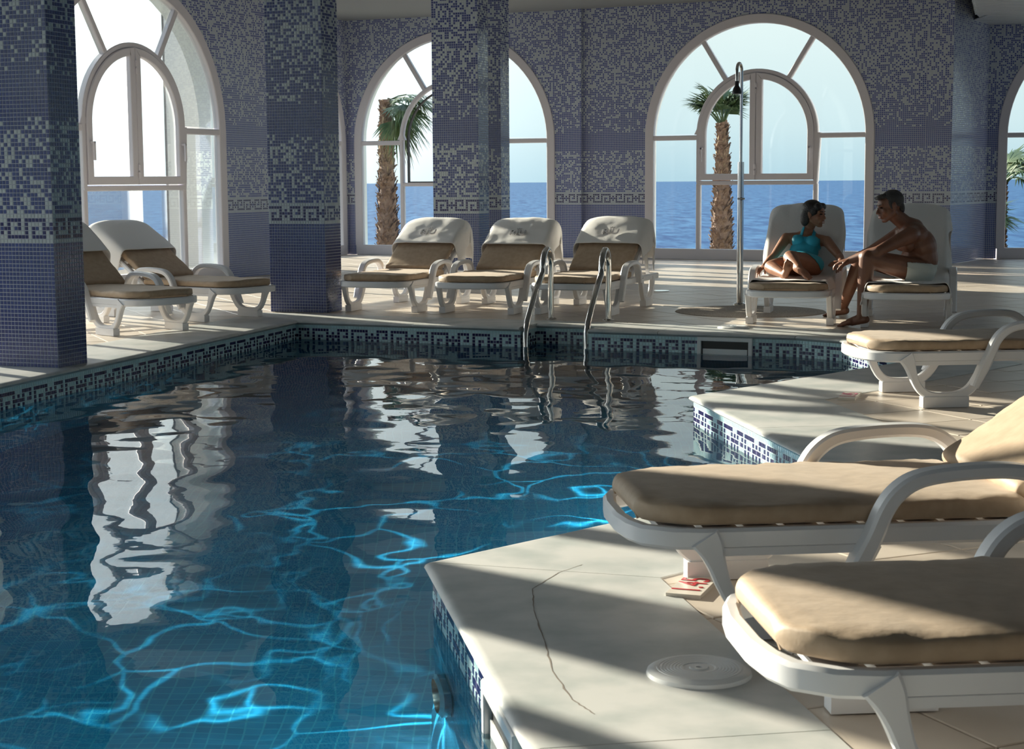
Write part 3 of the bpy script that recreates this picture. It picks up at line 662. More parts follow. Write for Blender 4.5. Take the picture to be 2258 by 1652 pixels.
def pad(root, x0, x1, hw, fr, foot_t, head_t, seed, name, th=0.052):
    """padded cushion slab: cross rings of a rounded rectangle along its length"""
    mb = MB(); n = 64; rings = []; nx_ = 46; nr_ = 28
    for i in range(nx_+1):
        t = i/nx_; t = 0.5-0.5*math.cos(PI*t) if True else t
        x = x0+(x1-x0)*t; w = hw; e0, e1 = x-x0, x1-x
        if foot_t and e0 < foot_t: w *= 1-0.42*(1-e0/foot_t)**2.2
        if head_t and e1 < head_t: w *= 1-0.45*(1-e1/head_t)**2.2
        ed = min(e0, e1); hh = th/2*(1.0 if ed > 0.02 else math.sqrt(max(0.02, 1-(1-ed/0.02)**2)))
        if ed < 0.03: w *= 0.93+0.07*math.sqrt(max(0, 1-(1-ed/0.03)**2))
        rg = []
        for k in range(nr_):
            a = 2*PI*k/nr_; c_, s_ = math.cos(a), math.sin(a)
            yy = w*math.copysign(abs(c_)**(0.22 if s_ > 0 else 0.10), c_); zz = hh*math.copysign(abs(s_)**0.32, s_)
            edge = abs(yy)/w
            nz = pnoise(Vector((x*6+seed, yy*7, seed*1.7)))*0.006+pnoise(Vector((x*22+seed, yy*22, seed)))*0.0022*(1+2.0*(edge > .9 or ed < .04))
            zz += nz*(1 if s_ > -0.2 else 0.1) + (0.006*(1-(yy/w)**2) if s_ > 0 else 0)
            rg.append(fr(x, yy, th/2+zz))
        rings.append(rg)
    mb.loft(rings); return mb.build(name, M['cushion'], root, 1.2)
def cushion(loc, rz, ba, seed, label, group):
    root = empty('lounger_cushion', loc, rz); tag(root, label, 'cushion', group)
    pad(root, 0.018, 0.985, 0.298, lambda a, b, q: (a, b, 0.2735+q), 0.17, 0, seed, 'seat_pad')
    ca, sa = math.cos(ba), math.sin(ba)
    pad(root, 0.035, 0.785, 0.268, lambda a, b, q: (0.965+a*ca-(q+0.021)*sa, b, 0.265+a*sa+(q+0.021)*ca), 0, 0.14, seed+5, 'back_pad')
    for s in (-1, 1):
        tie = MB(); tie.tube([(0.04, s*0.16, 0.30), (0.024, s*0.165, 0.29), (0.03, s*0.17, 0.275)], 0.006, 6); tie.build('tie', M['cushion'], root)
    return root
def towel(loc, rz, ba, path, hw, wid, label, group, seed, letters=None, wr=0.006, side_n=None, crest=0.035, flare=0.35):
    """cloth swept along a profile, its sides falling over the edges; path: (x, z) local, first = front hem"""
    root = empty('towel', loc, rz); tag(root, label, 'towel', group)
    pts = [Vector((p[0], 0, p[1])) for p in path]
    # resample
    d = [0]
    for a, b in zip(pts[:-1], pts[1:]): d.append(d[-1]+(b-a).length)
    n = 40; rs = []; tg = []
    for i in range(n+1):
        s_ = d[-1]*i/n; k = max(j for j in range(len(d)) if d[j] <= s_+1e-9); k = min(k, len(pts)-2)
        t = (s_-d[k])/(d[k+1]-d[k]); rs.append(pts[k].lerp(pts[k+1], t))
    for _ in range(3): rs = [rs[0]]+[(rs[i-1]+rs[i]*2+rs[i+1])/4 for i in range(1, n)]+[rs[-1]]
    for i in range(n+1): tg.append((rs[min(n, i+1)]-rs[max(0, i-1)]).normalized())
    zmax = max(p.z for p in rs); m_ = 34; verts = []; F = []
    for i in range(n+1):
        t = tg[i]; nn = Vector((-t.z, 0, t.x))          # outward (up / front)
        for j in range(m_+1):
            c = -wid/2+wid*j/m_; q = abs(c)-hw; sg = 1 if c >= 0 else -1
            p = rs[i].copy()
            cr_ = max(0, 1-(zmax-p.z)/0.16)
            p.z -= crest*min(1, abs(c)/hw)**4*cr_
            if q <= 0: p.y = c
            else:
                k = min(1, q/0.03); p.y = sg*(hw+0.018*k+q*flare*0.25); p -= nn*(q*0.55) ; p.z -= q*0.62
            f_ = 1+1.6*max(0, q/0.1)
            p += nn*(pnoise(Vector((i*0.16+seed, c*9, seed)))*wr*f_ + pnoise(Vector((i*0.5+seed, c*26, seed*2)))*wr*0.35)
            p.y += pnoise(Vector((i*0.13, seed*3, c*5)))*wr*(1+2*max(0, q/0.08))
            verts.append(p)
    for i in range(n):
        for j in range(m_): a = i*(m_+1)+j; F.append((a, a+1, a+m_+2, a+m_+1))
    mb = MB(); mb.add(verts, F); o = mb.build('cloth', M['towel'], root, 3.0)
    md = o.modifiers.new('s', 'SOLIDIFY'); md.thickness = 0.009; md.offset = -1
    md = o.modifiers.new('b', 'SUBSURF'); md.levels = 1; md.render_levels = 1
    if letters:
        pos, txt, sz = letters
        k = min(range(n+1), key=lambda i: abs(d[-1]*i/n-pos)); t = tg[k]; nn = Vector((-t.z, 0, t.x)); p = rs[k]+nn*(wr*0.5+0.008)
        me = text_mesh(txt, sz, 0.006); lt = link('lettering', me, root, M['towel_print'])
        # text x runs towards -y (readable from the foot), text y runs up the back
        Rm = Matrix((( 0, t.x, nn.x), (-1, 0, 0), (0, t.z, nn.z))).to_4x4(); lt.matrix_local = Matrix.Translation(p)@Rm
        cw = MB()
        for s_ in (-0.012, 0.012):
            for q_ in (-1, 1):
                cw.obox((s_+q_*0.006, sz*0.66, 0), (0.0035, 0.008*q_, 0), (-0.003*q_, 0.002, 0), (0, 0, 0.003))
        ob = cw.build('emblem', M['towel_print'], root); ob.matrix_local = Matrix.Translation(p)@Rm
    return root
def lounger(x, y, deg, ba_deg, seed, where, cush=True):
    ba = math.radians(ba_deg); rz = math.radians(deg)
    root = empty('sun_lounger', (x, y, 0), rz); tag(root, 'white plastic sun lounger '+where, 'sun lounger', 'white plastic sun loungers')
    lounger_parts(root, ba)
    cushion((x, y, 0), rz, ba, seed, 'tan canvas pad on the lounger '+where, 'tan lounger pads')
    return (x, y, 0), rz, ba
def backpt(ba, a, q): return (0.965+a*math.cos(ba)-q*math.sin(ba), 0.265+a*math.sin(ba)+q*math.cos(ba))
def hood(ba, a0, drop=0.26, q=0.108, gap=0.05):
    p = [backpt(ba, a0, q), backpt(ba, 0.60, q), backpt(ba, 0.72, q+0.004), backpt(ba, 0.80, q-0.006), backpt(ba, 0.845, 0.06), backpt(ba, 0.84, -0.02)]
    x, z = p[-1]; p += [(x+gap*0.4, z-0.05), (x+gap*0.5, z-drop)]; return p
L = {}
G_T = 'white towels folded over lounger backs'
specs = [
 ('A', -1.19, 13.93, 71, 32, 1.0, 'first from the left in the middle row of three'),
 ('B', -0.377, 13.67, 71, 32, 2.0, 'in the centre of the middle row of three'),
 ('C', 0.417, 13.47, 70, 33, 3.0, 'third in the middle row, behind the right ladder rail'),
 ('D', -2.48, 12.15, 137, 37, 4.0, 'half hidden by the nearest pillar on the left'),
 ('E', -2.045, 13.37, 145, 34, 5.0, 'under the left arched window, beside the second pillar'),
 ('F', 2.043, 12.44, 74, 47, 6.0, 'the woman in turquoise lies on'),
 ('G', 2.865, 12.11, 76, 47, 7.0, 'the man sits on'),
 ('H', 1.705, 8.32, 6, 34, 8.0, 'by the far corner of the pool on the right'),
 ('I', 0.265, 4.25, 6, 34, 9.0, 'in the right foreground, second from the camera'),
 ('J', 0.436, 3.08, 5, 38, 10.0, 'nearest the camera at the lower right corner'),
]
for k, x, y, dg_, bd, sd_, wh in specs: L[k] = lounger(x, y, dg_, bd, sd_, wh)
def put(k, a0, label, **kw): loc, rz, ba = L[k]; return towel(loc, rz, ba, hood(ba, a0, kw.pop('drop', 0.30)), 0.29, kw.pop('wid', 0.94), label, G_T, kw.pop('seed', 1.0), **kw)
put('A', 0.37, 'white towel with pressed lettering on the first lounger of the middle row', seed=1.3, letters=(0.15, 'RIU', 0.098))
put('B', 0.36, 'white towel with pressed lettering on the centre lounger of the middle row', seed=2.9, letters=(0.15, 'RIU', 0.098))
put('C', 0.37, 'white towel with pressed lettering on the third lounger of the middle row', seed=4.4, letters=(0.16, 'RIU', 0.098))
put('D', 0.38, 'plain white towel on the lounger half hidden by the nearest pillar', seed=6.1, wid=0.80, wr=0.003, drop=0.20)
put('E', 0.36, 'plain white towel on the lounger under the left arched window', seed=7.7, wid=0.92, wr=0.003, drop=0.34)
def long_path(ba, x0):
    p = [(x0, 0.343), (0.55, 0.346), (0.86, 0.345)]+[backpt(ba, a, 0.106) for a in (0.09, 0.2, 0.4, 0.6, 0.74)]+[backpt(ba, 0.815, 0.09), backpt(ba, 0.85, 0.04), backpt(ba, 0.84, -0.03)]
    x, z = p[-1]; return p+[(x+0.02, z-0.08), (x+0.03, z-0.30)]
loc, rz, ba = L['F']; towel(loc, rz, ba, long_path(ba, 0.16), 0.285, 0.80, 'long white towel under the woman, draped over the lounger back', G_T, 8.8, wr=0.010, crest=0.045)
loc, rz, ba = L['G']; towel(loc, rz, ba, long_path(ba, 0.13), 0.285, 0.88, 'long white towel under the man, draped over the lounger back', G_T, 10.3, wr=0.010, crest=0.04, flare=0.6)

ck = MB(); cpts = [(0.20, 4.755), (0.13, 4.66), (0.052, 4.47), (0.053, 4.24), (0.075, 3.95), (0.088, 3.70), (0.125, 3.49), (0.168, 3.39)]
for (x0, y0), (x1, y1) in zip(cpts[:-1], cpts[1:]):
    pv = None
    for k in range(9):
        t = k/8; w = 0.0016+0.0012*pnoise(Vector((x0*9, t*5+y0, 1))); x = x0+(x1-x0)*t+0.004*pnoise(Vector((t*7, y0*5, 3)))*math.sin(PI*t); y = y0+(y1-y0)*t
        nw = [(x-w, y-w*.3, 0.0005), (x+w, y+w*.3, 0.0005)]
        if pv: ck.add([pv[0], pv[1], nw[1], nw[0]], [(0, 1, 2, 3)])
        pv = nw
ck.build('crack', M['floorgrout'], cop, None)
# ------------------------------------------------------------------ ladder, shower, lids, signs
lad = empty('pool_ladder', (0, 0, 0)); tag(lad, 'polished steel pool ladder with two hooped handrails in the far edge notch', 'pool ladder')
for bx, by, fx, fy in ((0.315, 13.33, 0.105, 12.63), (0.765, 13.17, 0.56, 12.46)):
    b_, f_ = Vector((bx, by, 0)), Vector((fx, fy, 0)); dr = f_-b_; pts = []
    pts += [b_+Vector((0, 0, z)) for z in (0.0, 0.2, 0.36)]
    top = 0.585
    for k in range(0, 13):
        a = PI*k/12; pts.append(b_+dr*(0.17*(1-math.cos(a)))+Vector((0, 0, 0.43+(top-0.43)*math.sin(a) - (0.05*k/12))))
    pts += [b_+dr*t+Vector((0, 0, z)) for t, z in ((0.55, 0.28), (0.78, 0.14), (0.93, 0.04), (1.0, -0.04), (1.0, -0.3), (1.0, -0.95))]
    MB().tube(pts, 0.0235, 16).build('handrail', M['chrome'], lad, 1.5)
    lathe([(0.0, 0.012), (0.03, 0.012), (0.045, 0.004), (0.045, 0.0), (0, 0)], 20, (bx, by, 0)).build('flange', M['chrome'], lad)
for z in (-0.30, -0.55, -0.80):
    t = MB(); t.obox((0.333, 12.545, z), (0.225, -0.083, 0), (0.022, 0.055, 0), (0, 0, 0.012)); t.build('step', M['chrome'], lad, 0.5)
sh = empty('shower_column', (2.012, 14.72, 0)); tag(sh, 'tall slim steel shower column with hooked top and black head', 'shower')
MB().tube([(0, 0, 0.0), (0, 0, 1.25)], 0.028, 18).build('lower_pipe', M['chrome'], sh, 0.8)
MB().tube([(0, 0, 1.25), (0, 0, 2.03)]+[(-0.03*(1-math.cos(a)), -0.07*(1-math.cos(a)), 2.03+0.065*math.sin(a)) for a in [PI*k/10 for k in range(1, 11)]]+[(-0.06, -0.14, 1.93)], 0.0135, 14).build('riser', M['chrome'], sh, 1.2)
lathe([(0.0, 0.0), (0.04, 0.0), (0.042, 0.015), (0.03, 0.05), (0.018, 0.07), (0.018, 0.11), (0, 0.11)], 20, (-0.06, -0.14, 1.83)).build('shower_head', M['black'], sh)
lathe([(0.0, 0.018), (0.035, 0.018), (0.06, 0.006), (0.06, -0.003), (0, -0.003)], 24).build('base_flange', M['chrome'], sh)
MB().tube([(0.0, -0.028, 0.93), (0.0, -0.05, 0.93)], 0.014, 10).tube([(-0.03, -0.045, 0.93), (0.03, -0.045, 0.93)], 0.008, 8).build('tap', M['chrome'], sh)
o = lathe([(0.0, 0.003), (0.62, 0.003), (0.63, -0.004), (0, -0.004)], 48, (2.0, 13.98, 0)).build('shower_tray', M['pebble']); tag(o, 'round pebble wash area in the floor below the shower', 'shower tray')
prof = [(0.0, 0.0125), (0.006, 0.0125), (0.007, 0.0165), (0.020, 0.0165), (0.023, 0.0145), (0.035, 0.0145)]
for k in range(8): r0 = 0.038+k*0.0075; prof += [(r0, 0.0162), (r0+0.005, 0.0162), (r0+0.006, 0.0150)]
prof += [(0.102, 0.0155), (0.110, 0.013), (0.117, 0.009), (0.119, 0.002), (0.119, 0.0), (0, 0)]
for x, y, s, lb in ((0.418, 3.672, 1.0, 'round white ribbed skimmer lid on the near marble coping'), (1.655, 12.44, 1.0, 'round white skimmer lid by the foot of the woman\'s lounger')):
    r = empty('skimmer_cover', (x, y, 0)); tag(r, lb, 'lid')
    o = lathe(prof, 56).build('cover', M['lid'], r, 0.5)
    o = lathe([(0.0, 0.0132), (0.0055, 0.0132), (0.0055, 0.0126), (0, 0.0126)], 12).build('finger_hole', M['black'], r)
dr_ = empty('floor_drain', (1.47, 16.6, 0)); tag(dr_, 'small dark round drain grate in the floor behind the middle loungers', 'drain')
lathe([(0.05, 0.004), (0.10, 0.004), (0.105, -0.002), (0.05, -0.002)], 24).build('rim', M['chrome'], dr_); lathe([(0, 0.001), (0.05, 0.001), (0.05, -0.002)], 24).build('grate', M['black'], dr_)
def sign(cen, ang, w, h_, txt, sz, label, mt):
    r = empty('depth_marker', (cen[0], cen[1], 0), ang); tag(r, label, 'sign')
    MB().box((-w/2, -h_/2, -0.003), (w/2, h_/2, 0.009)).build('plaque', M['signwhite'], r)
    pass
    o = link('numerals', text_mesh(txt, sz, 0.0006), r, mt); o.location = (0, 0, 0.0100); o.scale = (0.95, 1.15, 1)
sign((0.490, 4.468), math.radians(70), 0.215, 0.095, '1.45', 0.10, 'white depth plaque with red numerals 1.45 by the near lounger leg', M['red'])
sign((1.722, 8.455), math.radians(71), 0.26, 0.085, '1.45', 0.10, 'faded pink depth plaque on the floor by the right lounger leg', M['pinkprint'])
def skimmer(p, u, n, label):
    r = empty('skimmer_mouth', (p.x, p.y, 0), math.atan2(u.y, u.x)); tag(r, label, 'skimmer')
    MB().sweep([(-0.19, -0.045), (0.19, -0.045), (0.19, -0.20), (-0.19, -0.20)], 0.03, 0.028, lambda a, b, q: (a, q-0.012, b), closed=True, bev=0.004).build('frame', M['lid'], r, 0.6)
    MB().box((-0.18, -0.0065, -0.19), (0.18, -0.004, -0.05)).build('throat', M['black'], r)
    MB().box((-0.165, -0.012, -0.20), (0.165, -0.008, -0.115)).build('flap', M['lid'], r)
skimmer(V[0]+u01*3.555, u01, n01, 'white framed skimmer opening in the far pool wall')
u67 = (V[7]-V[6]).normalized(); skimmer(V[6]+u67*1.27, u67, None, 'white skimmer frame at the waterline under the near coping')

# ------------------------------------------------------------------ outside
me_ = MB(); me_.add([(-9000, -9000, -17), (9000, -9000, -17), (9000, 9000, -17), (-9000, 9000, -17)], [(0, 1, 2, 3)])
sea = me_.build('sea', M['sea'], None, None); sea['kind'] = 'structure'
o_ = [(-11, 14), (-9, 27), (-2, 31.5), (10, 28), (18, 27), (18, -8), (-11, -10)]
bm = bmesh.new(); ed = loop(o_, -0.45)+loop([(-5.45, 16.1), (-5.0, 22.2), (-2.75, 25.8), (6.5, 23.2), (12.1, 22.3), (12.1, 17), (9, -5), (-6.4, -5)], -0.45); bmesh.ops.triangle_fill(bm, edges=ed, use_beauty=True)
me = bpy.data.meshes.new('terrace'); bm.to_mesh(me); bm.free()
tr = link('terrace', me, None, M['terrace']); tr['kind'] = 'structure'
ed_ = MB(); ed_.add([(p[0], p[1], z) for z in (-0.45, -3.0) for p in o_], [(k, (k+1) % 7, (k+1) % 7+7, k+7) for k in range(7)]); ed_.build('terrace_edge', M['outwall'], tr, None)
def palm(x, y, zc, r0, r1, seed, label, leaves, droop=(0.2, 1.2), az=(0, 360), thatch=0.5, lw=0.62):
    """fan palm: ragged trunk, dry skirt and fronds; zc is the crown height"""
    R = random.Random(seed); root = empty('fan_palm', (x, y, -0.45)); tag(root, label, 'palm tree'); Hh = zc+0.45
    tk = MB(); rings = []
    for i in range(34):
        t = i/33; z = Hh*t; r = (r0+(r1-r0)*t)*(1+0.07*math.sin(i*2.4)+R.uniform(-.05, .05))
        rings.append([(math.cos(a)*r*(1+R.uniform(-.07, .07)), math.sin(a)*r*(1+R.uniform(-.07, .07)), z) for a in [2*PI*k/18 for k in range(18)]])
    tk.loft(rings); tk.build('trunk', M['bark'], root, 0.5)
    sc = MB()
    for i in range(620):
        t = R.random()*0.97; z = Hh*t; r = r0+(r1-r0)*t; a = R.uniform(0, 2*PI); w = R.uniform(.03, .07); l = R.uniform(.05, .12); o = R.uniform(.01, .06)
        u = Vector((math.cos(a), math.sin(a), 0)); v = Vector((-u.y, u.x, 0)); b = u*(r*0.95)+Vector((0, 0, z))
        sc.add([b-v*w, b+v*w, b+u*o+v*w*0.5+Vector((0, 0, l)), b+u*(o+.015)-v*w*0.4+Vector((0, 0, l*0.9))], [(0, 1, 2, 3)])
    q = sc.build('leaf_bases', M['bark'], root, None); q['kind'] = 'stuff'
    th = MB()
    for i in range(int(260*thatch)):
        a = R.uniform(0, 2*PI); u = Vector((math.cos(a), math.sin(a), 0)); v = Vector((-u.y, u.x, 0)); z1 = Hh-R.uniform(0, .25); l = R.uniform(.3, 1.0); w = R.uniform(.006, .02)
        b = u*(r1*R.uniform(.6, 1.1))+Vector((0, 0, z1)); e_ = u*(r1*R.uniform(1.0, 2.0))+Vector((0, 0, z1-l)); th.add([b-v*w, b+v*w, e_+v*w*.4, e_-v*w*.4], [(0, 1, 2, 3)])
    q = th.build('dry_thatch', M['thatch'], root, None); q['kind'] = 'stuff'
    for i in range(leaves):
        a = math.radians(R.uniform(*az)); el = R.uniform(*droop); u = Vector((math.cos(a), math.sin(a), 0))
        sl_ = R.uniform(.25, .5); base = Vector((0, 0, Hh-R.uniform(0, .12))); hub = base+(u*math.cos(el)+Vector((0, 0, math.sin(el))))*sl_
        fd = (u*math.cos(el-.35)+Vector((0, 0, math.sin(el-.35)))); side = Vector((-u.y, u.x, 0)); up = side.cross(fd)
        lf = MB(); lf.tube([base, base.lerp(hub, .6)+Vector((0, 0, .02)), hub], 0.011, 5)
        for k in range(21):
            ph = (k-10)/10*1.35; dv = (fd*math.cos(ph)+side*math.sin(ph)).normalized(); ll = lw*(1-.25*abs(ph)/1.35)*R.uniform(.85, 1.1)
            m1 = hub+dv*ll*.55+up*R.uniform(-.015, .015)-Vector((0, 0, .02)); m2 = hub+dv*ll-Vector((0, 0, ll*R.uniform(.12, .42))); ww = (dv.cross(up)).normalized()
            lf.add([hub-ww*.004, hub+ww*.004, m1+ww*.017, m1-ww*.017+up*.006], [(0, 1, 2, 3)]); lf.add([m1-ww*.017+up*.006, m1+ww*.017, m2], [(0, 1, 2)])
        lf.build('frond', M['frond'], root, None)
palm(-2.0, 27.2, 2.40, 0.185, 0.07, 3, 'fan palm outside the second arched window, fronds swept to the right', 15, (-1.0, 0.35), (-60, 50), 1.6, 0.62)
palm(3.42, 27.2, 2.0, 0.19, 0.06, 11, 'fan palm seen through the large arched window behind the shower', 20, (0.75, 1.5), (0, 360), 2.6, 0.50)
palm(7.25, 26.5, 0.30, 0.10, 0.08, 19, 'low young palm outside the window at the right edge', 16, (-0.2, 1.4), (-80, 80), 0.4, 0.62)
palm(7.85, 26.9, 1.05, 0.06, 0.05, 23, 'slim palm beside the low one at the right edge', 14, (-0.3, 1.4), (-80, 80), 0.4, 0.55)

# ------------------------------------------------------------------ pool lamps throwing imitated sun caustics; right and left ones are added
def caustic_pool_lamp(p, n, label, power):
    n = Vector((n[0], n[1], 0)).normalized(); r = empty('caustic_pool_lamp', (p[0], p[1], -0.62), math.atan2(n.y, n.x)-PI/2); tag(r, label, 'pool lamp')
    q = MB(); q.loft([[(a*math.cos(2*PI*k/28), b, a*math.sin(2*PI*k/28)) for k in range(28)] for a, b in ((0.13, 0.0), (0.13, 0.02), (0.10, 0.03), (0.10, 0.012), (0.0, 0.012))]); q.build('ring', M['chrome'], r, 0.5)
    ld = bpy.data.lights.new('caustic_light', 'SPOT'); lo = bpy.data.objects.new('caustic_spot', ld); C.objects.link(lo); lo.parent = r; lo.location = (0, 0.06, 0.0)
    lo.rotation_euler = (math.radians(62), 0, 0); ld.energy = power; ld.spot_size = math.radians(165); ld.spot_blend = 0.5; ld.shadow_soft_size = 0.006; ld.color = (0.85, 1.0, 0.90)
    lo.rotation_euler = (math.radians(50), 0, 0)
    ld.use_nodes = True; t = ld.node_tree; em = t.nodes['Emission']
    tcx = N(t, 'ShaderNodeTexCoord'); vt = N(t, 'ShaderNodeVectorTransform', vector_type='VECTOR', convert_from='OBJECT', convert_to='WORLD'); LK(t, tcx.outputs['Normal'], vt.inputs[0])
    s_ = N(t, 'ShaderNodeSeparateXYZ'); LK(t, vt.outputs[0], s_.inputs[0])
    ab = N(t, 'ShaderNodeMath', operation='ABSOLUTE'); LK(t, s_.outputs[2], ab.inputs[0]); mxm = N(t, 'ShaderNodeMath', operation='MAXIMUM'); LK(t, ab.outputs[0], mxm.inputs[0]); mxm.inputs[1].default_value = 0.12
    dv = N(t, 'ShaderNodeVectorMath', operation='DIVIDE'); cb = N(t, 'ShaderNodeCombineXYZ')
    for k in range(3): LK(t, mxm.outputs[0], cb.inputs[k])
    LK(t, vt.outputs[0], dv.inputs[0]); LK(t, cb.outputs[0], dv.inputs[1])
    wn = N(t, 'ShaderNodeTexNoise'); wn.inputs['Scale'].default_value = 1.6; LK(t, dv.outputs[0], wn.inputs['Vector'])
    sc_ = N(t, 'ShaderNodeVectorMath', operation='SCALE'); sc_.inputs['Scale'].default_value = 1.1; LK(t, wn.outputs['Color'], sc_.inputs[0])
    ad = N(t, 'ShaderNodeVectorMath', operation='ADD'); LK(t, dv.outputs[0], ad.inputs[0]); LK(t, sc_.outputs[0], ad.inputs[1])
    vo = N(t, 'ShaderNodeTexVoronoi', feature='DISTANCE_TO_EDGE'); vo.inputs['Scale'].default_value = 1.7; LK(t, ad.outputs[0], vo.inputs['Vector'])  # cell-edge lines shape the lamp beam into imitated sun caustics
    mr = N(t, 'ShaderNodeMapRange'); LK(t, vo.outputs['Distance'], mr.inputs[0]); mr.inputs[1].default_value = 0.0; mr.inputs[2].default_value = 0.06; mr.inputs[3].default_value = 1.0; mr.inputs[4].default_value = 0.0
    pw = N(t, 'ShaderNodeMath', operation='POWER'); LK(t, mr.outputs[0], pw.inputs[0]); pw.inputs[1].default_value = 2.5
    ma = N(t, 'ShaderNodeMath', operation='MULTIPLY_ADD'); LK(t, pw.outputs[0], ma.inputs[0]); ma.inputs[1].default_value = 16.0; ma.inputs[2].default_value = 0.75; 
    mk = N(t, 'ShaderNodeTexNoise'); mk.inputs['Scale'].default_value = 1.15; mk.inputs['Detail'].default_value = 1; LK(t, dv.outputs[0], mk.inputs['Vector'])
    mm_ = N(t, 'ShaderNodeMapRange'); LK(t, mk.outputs[0], mm_.inputs[0]); mm_.inputs[1].default_value = 0.42; mm_.inputs[2].default_value = 0.66
    m3 = N(t, 'ShaderNodeMath', operation='MULTIPLY'); LK(t, pw.outputs[0], m3.inputs[0]); LK(t, mm_.outputs[0], m3.inputs[1]); LK(t, m3.outputs[0], ma.inputs[0])
    LK(t, ma.outputs[0], em.inputs['Strength'])
caustic_pool_lamp(V[6]+u67*0.30+Vector((-0.004, 0)), inner(V[6], V[7]), 'round steel underwater lamp in the near pool wall below the coping', 42)
u45 = (V[5]-V[4]).normalized(); caustic_pool_lamp(V[4]+u45*1.2, inner(V[4], V[5]), 'added underwater lamp with steel ring in the right mosaic wall, brightening the basin', 55)  # added lamp, no fixture known in this wall; brightens the pool
u90 = (V[0]-V[9]).normalized(); caustic_pool_lamp(V[9]+u90*3.0, inner(V[9], V[0]), 'added underwater lamp with steel ring in the left pool wall, brightening the basin', 30)  # another added lamp, out of view, to light the basin

# ------------------------------------------------------------------ people
def vec(*a): return Vector(a[0]) if len(a) == 1 else Vector(a)
def frame_of(d):
    d = Vector(d).normalized(); a = Vector((0, 0, 1)) if abs(d.z) < 0.9 else Vector((0, 1, 0)); u = a.cross(d).normalized(); return u, d.cross(u).normalized(), d
def cone(mb, p, q, r1, r2, n=14):
    """tapered limb with round ends"""
    p, q = Vector(p), Vector(q); u, v, d = frame_of(q-p); L_ = (q-p).length; rings = []
    for k in range(1, 6): a = PI/2*k/5; rings.append((-r1*math.cos(a), r1*math.sin(a)))
    for k in range(0, 5): a = PI/2*k/5; rings.append((L_+r2*math.sin(a), r2*math.cos(a)))
    rg = [(-r1, r1*0.02)]+rings+[(L_+r2, r2*0.02)]
    mb.loft([[p+d*x+u*(r*math.cos(2*PI*k/n))+v*(r*math.sin(2*PI*k/n)) for k in range(n)] for x, r in rg])
def ell(mb, c, ax, n=18, m_=12):
    """ellipsoid; ax = three scaled axis vectors"""
    c = Vector(c); a, b, d = (Vector(x) for x in ax)
    mb.loft([[c+a*(math.sin(t)*math.cos(2*PI*k/n))+b*(math.sin(t)*math.sin(2*PI*k/n))+d*math.cos(t) for k in range(n)] for t in [0.02+(PI-0.04)*i/m_ for i in range(m_+1)]])
def limb(mb, pts, rs):
    for i in range(len(pts)-1): cone(mb, pts[i], pts[i+1], rs[i], rs[i+1])
def melt(name, mb, m, parent, voxel=0.006, smooth=4):
    me = mb.mesh(name+'_raw'); o = bpy.data.objects.new('tmp', me); C.objects.link(o)
    md = o.modifiers.new('r', 'REMESH'); md.mode = 'VOXEL'; md.voxel_size = voxel; md.use_smooth_shade = True
    md = o.modifiers.new('s', 'SMOOTH'); md.factor = 0.5; md.iterations = smooth
    dg = bpy.context.evaluated_depsgraph_get(); dg.update(); r = bpy.data.meshes.new_from_object(o.evaluated_get(dg)); bpy.data.objects.remove(o)
    r.name = name; r.materials.clear(); r.materials.append(m); return link(name, r, parent, None, True)
def peel(name, body, m, parent, keep, off=0.004):
    """a close-fitting garment: the body surface where keep(point) holds, lifted off the skin"""
    bm = bmesh.new(); bm.from_mesh(body.data); bm.normal_update()
    bmesh.ops.delete(bm, geom=[f for f in bm.faces if not keep(f.calc_center_median())], context='FACES')
    nm = {v: v.normal.copy() for v in bm.verts}
    for v in bm.verts: v.co += nm[v]*off
    me = bpy.data.meshes.new(name); bm.to_mesh(me); bm.free(); me.materials.clear(); me.materials.append(m)
    o = link(name, me, parent, None, True); md = o.modifiers.new('t', 'SOLIDIFY'); md.thickness = 0.004; md.offset = 0; return o
def hand(mb, w, d, n, side, s=1.0, curl=0.5, spread=0.05):
    """w wrist, d towards the fingers, n out of the back of the hand, side = +1/-1 thumb side"""
    w = Vector(w); d = Vector(d).normalized(); n = Vector(n); n = (n-d*n.dot(d)).normalized(); t = d.cross(n)*side
    pc = w+d*0.045*s
    ell(mb, pc, (t*0.038*s, n*0.015*s, d*0.050*s)); ell(mb, w+d*0.012*s, (t*0.026*s, n*0.018*s, d*0.03*s))
    for k, (ln, off) in enumerate(((0.066, 0.027), (0.074, 0.009), (0.069, -0.009), (0.054, -0.026))):
        p = w+d*(0.078-0.004*abs(k-1))*s+t*off*s; a = curl*0.5; dd = (d+t*(off/0.027)*spread).normalized(); r = (0.0088-0.0006*(k == 3))*s
        cone(mb, w+d*0.04*s+t*off*s*0.8, p, r*1.1, r*1.05, 8)
        for f in (0.45, 0.30, 0.25):
            dr = dd*math.cos(a)-n*math.sin(a); q = p+dr*ln*f*s; cone(mb, p, q, r, r*0.93, 8); p = q; r *= 0.93; a += curl
    p = w+d*0.018*s+t*0.024*s; dr = (d*0.62+t*0.72-n*0.30).normalized(); q = p+dr*0.036*s; cone(mb, p, q, 0.0125*s, 0.0105*s, 8); dr = (d*0.86+t*0.32-n*0.4).normalized(); q2 = q+dr*0.028*s; cone(mb, q, q2, 0.0105*s, 0.0095*s, 8); cone(mb, q2, q2+(dr-n*0.2)*0.022*s, 0.0095*s, 0.008*s, 8)
